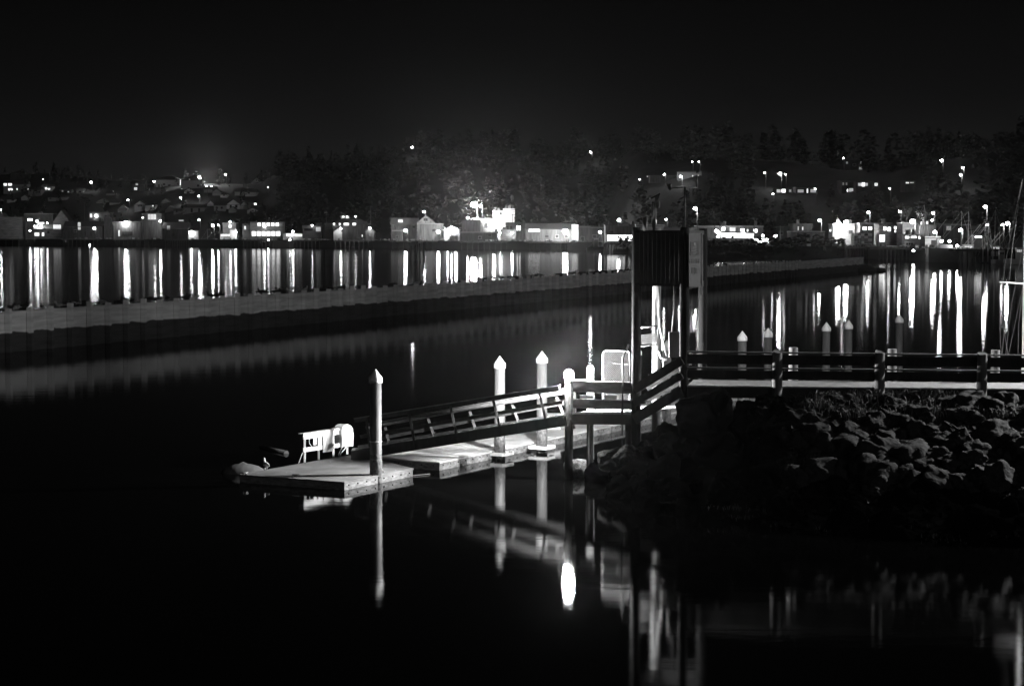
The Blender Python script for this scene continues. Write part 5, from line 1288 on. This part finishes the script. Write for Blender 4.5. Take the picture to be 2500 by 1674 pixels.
LM = [  # px, py, size class, label, kind/offset/hill
 (1, 512, 2.4, 'bright lamp cut by the left edge of the picture', 'p', 20, 0), (105, 438, 1.0, 'small lamp high on the far left hillside', 'p', 0, 1), (222, 445, 3.4, 'brightest hillside lamp in the left of the town', 'p', 0, 1),
 (312, 488, 2.8, 'hillside lamp above the grey gabled cottage', 'p', 0, 1), (376, 443, 2.6, 'ridge lamp left of the wide dark house', 'p', 0, 1), (441, 483, 2.7, 'hillside lamp on a pale pole, left of a similar pair', 'p', 0, 1), (485, 479, 2.6, 'hillside lamp above the long plain roofed house', 'p', 0, 1),
 (550, 426, 2.6, 'lamp standing against the sky above the dark bushy tree', 'p', 0, 1), (504, 455, .9, 'tiny ridge light, left of a close pair', 'p', 0, 1), (516, 455, 1.1, 'tiny ridge light, right of a close pair', 'p', 0, 1), (654, 457, 1.2, 'small light at the left foot of the tall conifers', 'p', 0, 1),
 (306, 543, 6.0, 'brightest lamp of the left waterfront on the grey shed', 'w', 10.5, 0), (230, 557, 3.6, 'lamp on a pole in front of the wide dark wharf building', 'p', 5, 0), (90, 540, 4.2, 'brightest lamp over the left fish shed', 'p', 10, 0), (84, 552, 1.8, 'lower left lamp of the fish shed cluster', 'w', 10, 0), (100, 552, 1.8, 'lower middle lamp of the fish shed cluster', 'w', 10, 0),
 (115, 545, 1.8, 'right lamp of the fish shed cluster', 'w', 10, 0), (73, 536, 2.0, 'lamp at the corner of the far left warehouse', 'w', 12, 0), (73, 563, 1.7, 'low lamp at the foot of the far left warehouse', 'w', 11, 0), (235, 527, 3.0, 'porch lamp of the upper block behind the wide dark building', 'w', 28.5, 0), (391, 540, 3.2, 'lamp on the right corner of the tall dark wharf building', 'w', 12, 0),
 (486, 536, 1.8, 'small lamp over the black low building', 'p', 18, 0), (467, 567, 3.0, 'lamp on the small floodlit white hut', 'w', 4.8, 0), (519, 551, 4.0, 'tall lamp above the stern of the moored fishing boat', 'p', 4, 0), (533, 550, 2.0, 'smaller lamp right of the fishing boat lamp', 'p', 6, 0), (562, 541, 2.0, 'lamp on the roof of the pale two level building', 'w', 15, 0),
 (575, 567, 3.0, 'lamp over the fishing boat deck beside the ice house', 'p', 3, 0), (630, 552, 2.6, 'lamp on the front of the lit restaurant', 'w', 3.2, 0), (646, 553, 2.6, 'second lamp on the front of the lit restaurant', 'w', 3.2, 0), (620, 545, 2.4, 'lamp at the left corner of the lit restaurant', 'w', 3.2, 0), (715, 565, 2.2, 'lamp over the low dockside counter', 'w', 7, 0), (707, 586, 2.8, 'low lamp near the water right of the restaurant', 'w', -5.5, 0), (655, 586, 1.6, 'low lamp under the restaurant pier', 'w', -5.5, 0),
 (762, 550, 1.2, 'small lamp on the bright white roof edge', 'w', 13, 0), (832, 558, 2.2, 'peak lamp of the small white gabled shed', 'w', 5, 0), (903, 557, 2.4, 'peak lamp of the grey gabled shed', 'w', 7, 0), (1006, 360, 3.2, 'faint hill lamp high above centre', 'p', 0, 1), (868, 528, 1.2, 'small rooftop light right of the cupola', 'p', 14, 0),
 (1035, 517, 2.6, 'tall lamp rising left of the gable fronted building', 'p', 22, 0), (990, 563, 4.6, 'first bright starlike lamp of the middle wharf', 'p', 5, 0), (1070, 566, 4.6, 'second bright starlike lamp of the middle wharf', 'p', 5, 0), (1102, 555, 2.6, 'upper lamp of the floodlit storage shed', 'w', 11, 0), (1113, 561, 4.4, 'brightest lamp of the floodlit storage shed', 'w', 10, 0), (1093, 571, 2.2, 'low lamp inside the boom yard', 'w', 10, 0),
 (1157, 500, 11.0, 'huge dazzling floodlight over the seafood plant', 'p', 14, 0), (1173, 503, 4.4, 'smaller lamp just right of the huge floodlight', 'p', 15, 0), (1142, 532, 2.6, 'lamp on the blocky plant tower', 'w', 9.4, 0), (1206, 546, 4.4, 'bright lamp on the seafood plant wall', 'w', 18, 0), (1209, 518, 2.0, 'small lamp on the corner of the bright white plant building', 'w', 27, 0),
 (1222, 569, 3.0, 'left wall lamp over the small lockers', 'w', 5, 0), (1250, 569, 3.0, 'right wall lamp over the small lockers', 'w', 5, 0), (1325, 566, 8.0, 'left one of the two star bright wharf lamps', 'p', 10, 0), (1380, 565, 8.0, 'right one of the two star bright wharf lamps', 'p', 10, 0), (1290, 566, 2.4, 'lamp at the left end of the long pale building', 'w', 11, 0),
 (1442, 372, 3.4, 'bright lamp on top of the wooded ridge', 'p', 0, 1), (1511, 537, 3.8, 'lamp above the dark roofed building left of the tower', 'p', 20, 0), (1465, 567, 3.0, 'lone lamp over the moored cabin boat', 'p', 8, 0), (1486, 570, 3.2, 'lamp at the left end of the brilliant fish shed', 'w', 6.5, 0), (1697, 509, 3.6, 'street lamp among leafy trees right of the weather mast', 'p', 40, 0),
 (1562, 438, 1.2, 'tiny hillside light left of the tide gauge', 'p', 0, 1), (1622, 426, 1.9, 'hillside light above the sensor box', 'p', 0, 1), (1662, 431, 3.2, 'bright hillside lamp left of the wind vane', 'p', 0, 1), (1690, 395, 1.0, 'dim light high on the hill, left of a pair', 'p', 0, 1), (1706, 395, 1.4, 'bright speck high on the hill above the wind vane', 'p', 0, 1),
 (1867, 422, 1.2, 'small hillside light below the tall layered conifer', 'p', 0, 1), (1904, 424, 4.2, 'dazzling hillside lamp below the tall layered conifer', 'p', 0, 1), (1917, 426, 1.1, 'speck of light right of the dazzling hillside lamp', 'p', 0, 1), (1887, 473, 1.2, 'small light at the left end of the lit hillside houses', 'p', 0, 1), (1990, 461, 1.1, 'small light at the right end of the striped row house', 'p', 0, 1),
 (2059, 386, 1.3, 'small light at the corner of the ridge house', 'p', 0, 1), (2001, 538, 2.9, 'street lamp left of the brilliant twin lamps', 'p', 40, 0), (2047, 545, 5.6, 'left one of the brilliant twin lamps on the white building', 'w', 41, 0), (2066, 543, 5.6, 'right one of the brilliant twin lamps on the white building', 'w', 41, 0), (2120, 519, 2.2, 'street lamp above the dock office roof', 'p', 62, 0), (2172, 460, 1.2, 'lone small light on the dark right hillside', 'p', 0, 1),
 (2197, 517, 1.8, 'lamp on a pole left of the dock floodlight', 'p', 56, 0), (2228, 541, 5.6, 'glaring dock floodlight among leaves', 'p', 44, 0), (2278, 520, 2.0, 'high funnel shaped lamp over the angular warehouse', 'p', 50, 0), (2282, 567, 2.9, 'funnel shaped lamp above the white container building', 'p', 14, 0), (2276, 538, 1.4, 'small lamp under the high funnel lamp', 'w', 52, 0),
 (2299, 392, 3.0, 'street lamp on the right ridge', 'p', 0, 1), (2350, 410, 2.6, 'upper one of the paired hill lamps on the right', 'p', 0, 1), (2345, 427, 2.6, 'lower one of the paired hill lamps on the right', 'p', 0, 1), (2405, 505, 2.4, 'lamp on a tall thin pole among the boat masts', 'p', 6, 0), (2460, 546, 2.9, 'lamp left of the sailboat rigging', 'p', 10, 0), (2345, 562, 2.9, 'lamp over the moored trawlers', 'p', 8, 0),
 (2410, 549, 1.3, 'small light right of the tall thin pole', 'p', 8, 0), (2447, 549, 1.2, 'small light left of the rigging lamp', 'p', 9, 0), (2299, 589, 1.8, 'left deck light beside the container building', 'w', -2, 0), (2318, 589, 1.6, 'right deck light beside the container building', 'w', -2, 0), (2337, 600, 1.6, 'round low light on the wharf edge by the trawlers', 'w', -6, 0), (2230, 612, 1.5, 'small low dock light near the water', 'w', -7, 0),
 (1862, 575, 1.6, 'left ground light beside the parked car', 'p', 20, 0), (1893, 576, 2.0, 'right ground light beside the parked car', 'p', 20, 0), (1767, 557, 2.2, 'lit round sign lamp on the long dim building', 'w', 57, 0), (1816, 567, 2.2, 'lamp cluster at the sign of the long dim building', 'w', 56, 0), (1598, 535, 2.2, 'lamp peeping above the tower top', 'p', 22, 0), (1626, 536, 1.2, 'small lamp right of the gauge pole', 'p', 22, 0),
 (1164 + 62, 537, 1.2, 'tiny lamp below the bright white plant building', 'w', 24, 0), (219, 597.5, .9, 'speck of light at the waterline left of the lamp reflections', 'w', -6.2, 0), (1101, 609.5, 1.3, 'speck of light on the water below the storage shed', 'w', -6.2, 0), (1450, 612, .9, 'dim speck on the water near the cabin boat', 'w', -6.2, 0)]
for px, py, c_, lab, kd, off, hl in LM:
    r = .20 + .10 * c_; I = 14.0 * c_ ** 2.4 * (3.2 if c_ > 10 else 2.6 if c_ > 7.8 else 1.0)
    if hl: I *= .8
    o_ = lamp(px, py, r, I, lab, 'pole' if kd == 'p' else 'wall', off, bool(hl))
# a lamp hidden behind the ridge houses lights the mist above them
lamp(486, 434, .9, 6000, 'hidden street lamp glowing behind the tall dark ridge house', 'pole', d=hill_d(470, 462) + 24)

# ================================================================== BOATS
def boat(px, ywl, Lpx, yct, lab, dark=True, name='fishing_boat', cat='fishing boat', masts=(), lit=0, cabx=.6, d=None, ang=0.0, grp=None):
    if d is None: d = W(px, ywl).y / K
    Lm = Lpx / F * d * K; c_ = U(px, 0, d); bx_, by_ = c_.x, d * K
    root = empty(name, (bx_, by_, 0), lab, cat, grp)
    hb = Lm * .11 + .5; hm = hullmesh(Lm, Lm * .27, hb)
    for v_ in hm.v: v_.x += bx_; v_.y += by_; v_.z += .1
    hm.build('hull', 'hull_d' if dark else 'hull_w', root)
    MB().box(bx_ - Lm * .46, bx_ + Lm * .3, by_ - Lm * .1, by_ + Lm * .1, hb * .9, hb * 1.0).build('deck', 'hull_w' if not dark else 'wharf', root)
    zc = U(px, yct, d).z; xc = bx_ + (cabx - .5) * Lm; cw = Lm * .13
    if zc > hb + .5:
        MB().box(xc - cw, xc + cw, by_ - Lm * .075, by_ + Lm * .075, hb, zc).build('cabin', 'hull_w', root)
        MB().box(xc - cw * 1.12, xc + cw * 1.12, by_ - Lm * .09, by_ + Lm * .09, zc, zc + .12).build('cabin_roof', 'hull_w', root)
        for k in range(3):
            x_ = xc - cw * .8 + k * cw * .55; f_ = MB().box(x_, x_ + cw * .4, by_ - Lm * .075 - .04, by_ - Lm * .075 - .003, zc - .95, zc - .35).build('window', EM(lit) if lit else 'glass', root)
    for (mx, my, lean) in masts:
        xa = pxw(mx, d); zt_ = U(mx, my, d).z
        MB().tube([(xa, by_, hb * .8), (xa + lean, by_, zt_)], .10, 6, .05).build('mast', 'steel', root)
        MB().tube([(xa, by_, hb + 1.5), (xa + (zt_ - hb) * .45, by_, hb + (zt_ - hb) * .7)], .06, 5).build('boom', 'steel', root)
        MB().tube([(xa + lean, by_, zt_), (bx_ + Lm * .48, by_, hb * 1.3)], .03, 4).build('stay', 'steel', root)
        MB().tube([(xa + lean, by_, zt_), (bx_ - Lm * .45, by_, hb)], .03, 4).build('stay', 'steel', root)
    return root
boat(535, 601, 112, 571, 'dark moored fishing boat with white cabin left of the restaurant pier', masts=((508, 560, 0), (556, 560, .3)), lit=2.5, cabx=.62)
boat(655, 602, 60, 589, 'small dark boat under the restaurant pier', lit=.8, cabx=.4)
boat(1455, 613, 42, 583, 'pale cabin boat moored left of the brilliant fish shed', dark=False, lit=0, cabx=.55, masts=((1470, 572, 0),))
boat(1520, 618, 44, 604, 'low dark boat moored in front of the brilliant fish shed', cabx=.4)
boat(2174, 628, 62, 609, 'small brightly lit white boat moored at the right end of the breakwater', dark=False, name='cabin_boat', cat='boat', lit=4, cabx=.5)
boat(2240, 633, 84, 590, 'dark trawler with tall mast in front of the market stalls', masts=((2254, 499, 0), (2232, 560, -1.2)), cabx=.35)
boat(2330, 638, 118, 604, 'long dark trawler with two slanting booms', masts=((2345, 515, 0), (2362, 516, 0)), cabx=.75, lit=.6)
boat(2390, 638, 90, 598, 'dark trawler with pale A frame gantry', masts=((2403, 540, 0), (2412, 540, 0)), cabx=.3, lit=.8)
boat(2432, 641, 80, 600, 'dark sailing workboat with a tall thin mast at the right', masts=((2427, 512, 0),), cabx=.6, lit=.6)
boat(2455, 645, 50, 612, 'pale hulled boat partly behind the sailboat rigging', dark=False, masts=((2439, 541, 0),), cabx=.5)
boat(2492, 646, 60, 606, 'pale boat with white cabin behind the sailboat mast', dark=False, masts=((2496, 560, 0),), lit=.4)
# lit white deck strip of the trawler quay
d = Dsh(2310) - 6.5
rt_ = empty('work_barge', U(2308, 600, d), 'flat work barge with a bright white side below the container building', 'barge')
a, b_ = U(2292, 600, d), U(2322, 603, d)
MB().beam(a, b_, 3.0, 1.1).build('side_wall', 'white', rt_); MB().box(a.x - 3, b_.x + 2, a.y - 1.5, a.y + 2.5, -.4, a.z - .6).build('hull', 'hull_d', rt_)
# A-frame booms at right
d = Dsh(2400) - 9
for x, lab in ((2398, 'left pale A frame boom above the moored trawlers'), (2410, 'right pale A frame boom above the moored trawlers')):
    r_ = empty('boom_frame', U(x, 610, d), lab, 'boom')
    MB().tube([U(x, 575, d), U(x + 2, 604, d), (U(x + 2, 604, d).x, d * K, .3)], .16, 6).build('upright', 'steel', r_)
    MB().tube([U(x, 575, d), U(x + 14, 606, d), (U(x + 14, 608, d).x, d * K, .3)], .16, 6).build('brace', 'steel', r_)
# leaning crane boom in the middle yard
d = Dsh(1095) + 7
r_ = empty('mobile_crane', U(1095, 585, d), 'small crane with a pale leaning boom in the middle yard', 'crane')
MB().tube([U(1083, 554, d), U(1106, 575, d)], .35, 6).build('boom', 'steel', r_)
c_ = U(1106, 578, d); MB().box(c_.x - 1.6, c_.x + 2.4, c_.y - 1, c_.y + 1, GZ, c_.z + .4).build('body', 'wall_m', r_)
for k in (-1.0, 1.6): MB().tube([(c_.x + k, c_.y - 1.25, GZ + .55), (c_.x + k, c_.y - 1.02, GZ + .55)], .5, 10).build('wheel', 'black', r_)
# parked car on the right quay
d = Dsh(1928) + 30; c_ = U(1928, 583, d)
r_ = empty('parked_car', (c_.x, c_.y, GZ), 'pale car parked on the quay left of the wide low shed', 'car')
L2 = 2.3
prof = [(-L2, .35), (-L2, .85), (-L2 * .62, .98), (-L2 * .38, 1.45), (L2 * .3, 1.47), (L2 * .62, .95), (L2, .8), (L2, .35)]
mb = MB(); k = len(prof); mb.add([(c_.x + x, c_.y - .85, GZ + z) for x, z in prof] + [(c_.x + x, c_.y + .85, GZ + z) for x, z in prof], [tuple(range(k)), tuple(reversed(range(k, 2 * k)))] + [(i, i + k, (i + 1) % k + k, (i + 1) % k) for i in range(k)]); mb.build('body', 'white', r_)
mb = MB(); mb.add([(c_.x + x, c_.y - .87, GZ + z) for x, z in ((-L2 * .52, 1.0), (-L2 * .34, 1.38), (L2 * .26, 1.4), (L2 * .5, 1.0))], [(0, 1, 2, 3)]); mb.build('window', 'glass', r_)
for x in (-1.4, 1.4): MB().tube([(c_.x + x, c_.y - .92, GZ + .34), (c_.x + x, c_.y - .7, GZ + .34)], .34, 12).build('wheel', 'black', r_)
# utility poles
for px, y0, lab in ((206, 492, 'plain utility pole above the wide dark wharf building'), (797, 514, 'utility pole with double crossarm above the white tanks'), (712, 540, 'thin utility pole right of the restaurant'), (905, 503, 'thin pole against the dark hillside'), (1842, 530, 'utility pole behind the glaring dock ramp'), (1905, 550, 'leaning utility pole left of the parked car'), (1251, 522, 'dark pole in front of the white plant building')):
    d = Dsh(px) + 22; a = U(px, y0, d)
    r_ = empty('utility_pole', (a.x, a.y, GZ), lab, 'utility pole')
    MB().tube([(a.x, a.y, GZ - .3), a], .2, 8, .13).build('pole', 'pile_far', r_)
    for dz in ((.4, 1.4) if px == 797 else (.5,)): MB().beam(a + Vector((-1.2, 0, -dz)), a + Vector((1.2, 0, -dz)), .14, .14).build('crossarm', 'pile_far', r_)
# dolphin of piles in the bay
p = W(1018, 636)
r_ = empty('pile_dolphin', (p.x, p.y, 0), 'cluster of dark piles standing in the open bay left of centre', 'dolphin')
for k, (dx, dy) in enumerate(((-1.6, 0), (-.6, .7), (.6, .6), (1.7, 0), (0, -.7))):
    MB().tube([(p.x + dx * 1.3, p.y + dy, -3), (p.x + dx, p.y + dy, U(1018, 600, p.y / K).z + .3 * k)], .28, 8).build('piling', 'wharf', r_)
# low bush bank on the headland right of the tower
mb = MB(); rn = random.Random(8)
for _ in range(2600):
    px = rn.uniform(1500, 2060); s = rn.uniform(-2, 12); d = Dsh(px) + s; hmax = 3.0 + 2.5 * noise.noise(Vector((px * .03, 0, 0))) + (2.0 if 1925 < px < 2010 else 0)
    c_ = Vector((pxw(px, d), d * K, GZ + rn.uniform(-3.5, 1) + hmax * rn.random() * .6)); blade(mb, c_, .9, rn, .8)
tag(mb.build('shore_brush', 'foliage'), 'dark brush along the headland bank behind the breakwater', 'brush', kind='stuff')

# ================================================================== SEA MIST
mh = bpy.data.materials.new('sea_mist'); mh.use_nodes = True; n_, l_ = mh.node_tree.nodes, mh.node_tree.links
n_.remove(n_['Principled BSDF']); vol = n_.new('ShaderNodeVolumePrincipled'); vol.inputs['Color'].default_value = (.92, .92, .92, 1)
vol.inputs['Density'].default_value = HAZE; vol.inputs['Anisotropy'].default_value = .955
l_.new(vol.outputs[0], n_['Material Output'].inputs['Volume'])
mb = MB(); mb.box(-900, 1000, -40, 2100, -6.0, 98); mb.v = [Vector(v) for v in mb.v]
hz = mb.build('haze', mh); tag(hz, kind='stuff'); hz['label'] = 'thin night sea mist over the harbour'
for o in S.objects:
    for k_ in ('_w', '_d'):
        if k_ in o: del o[k_]
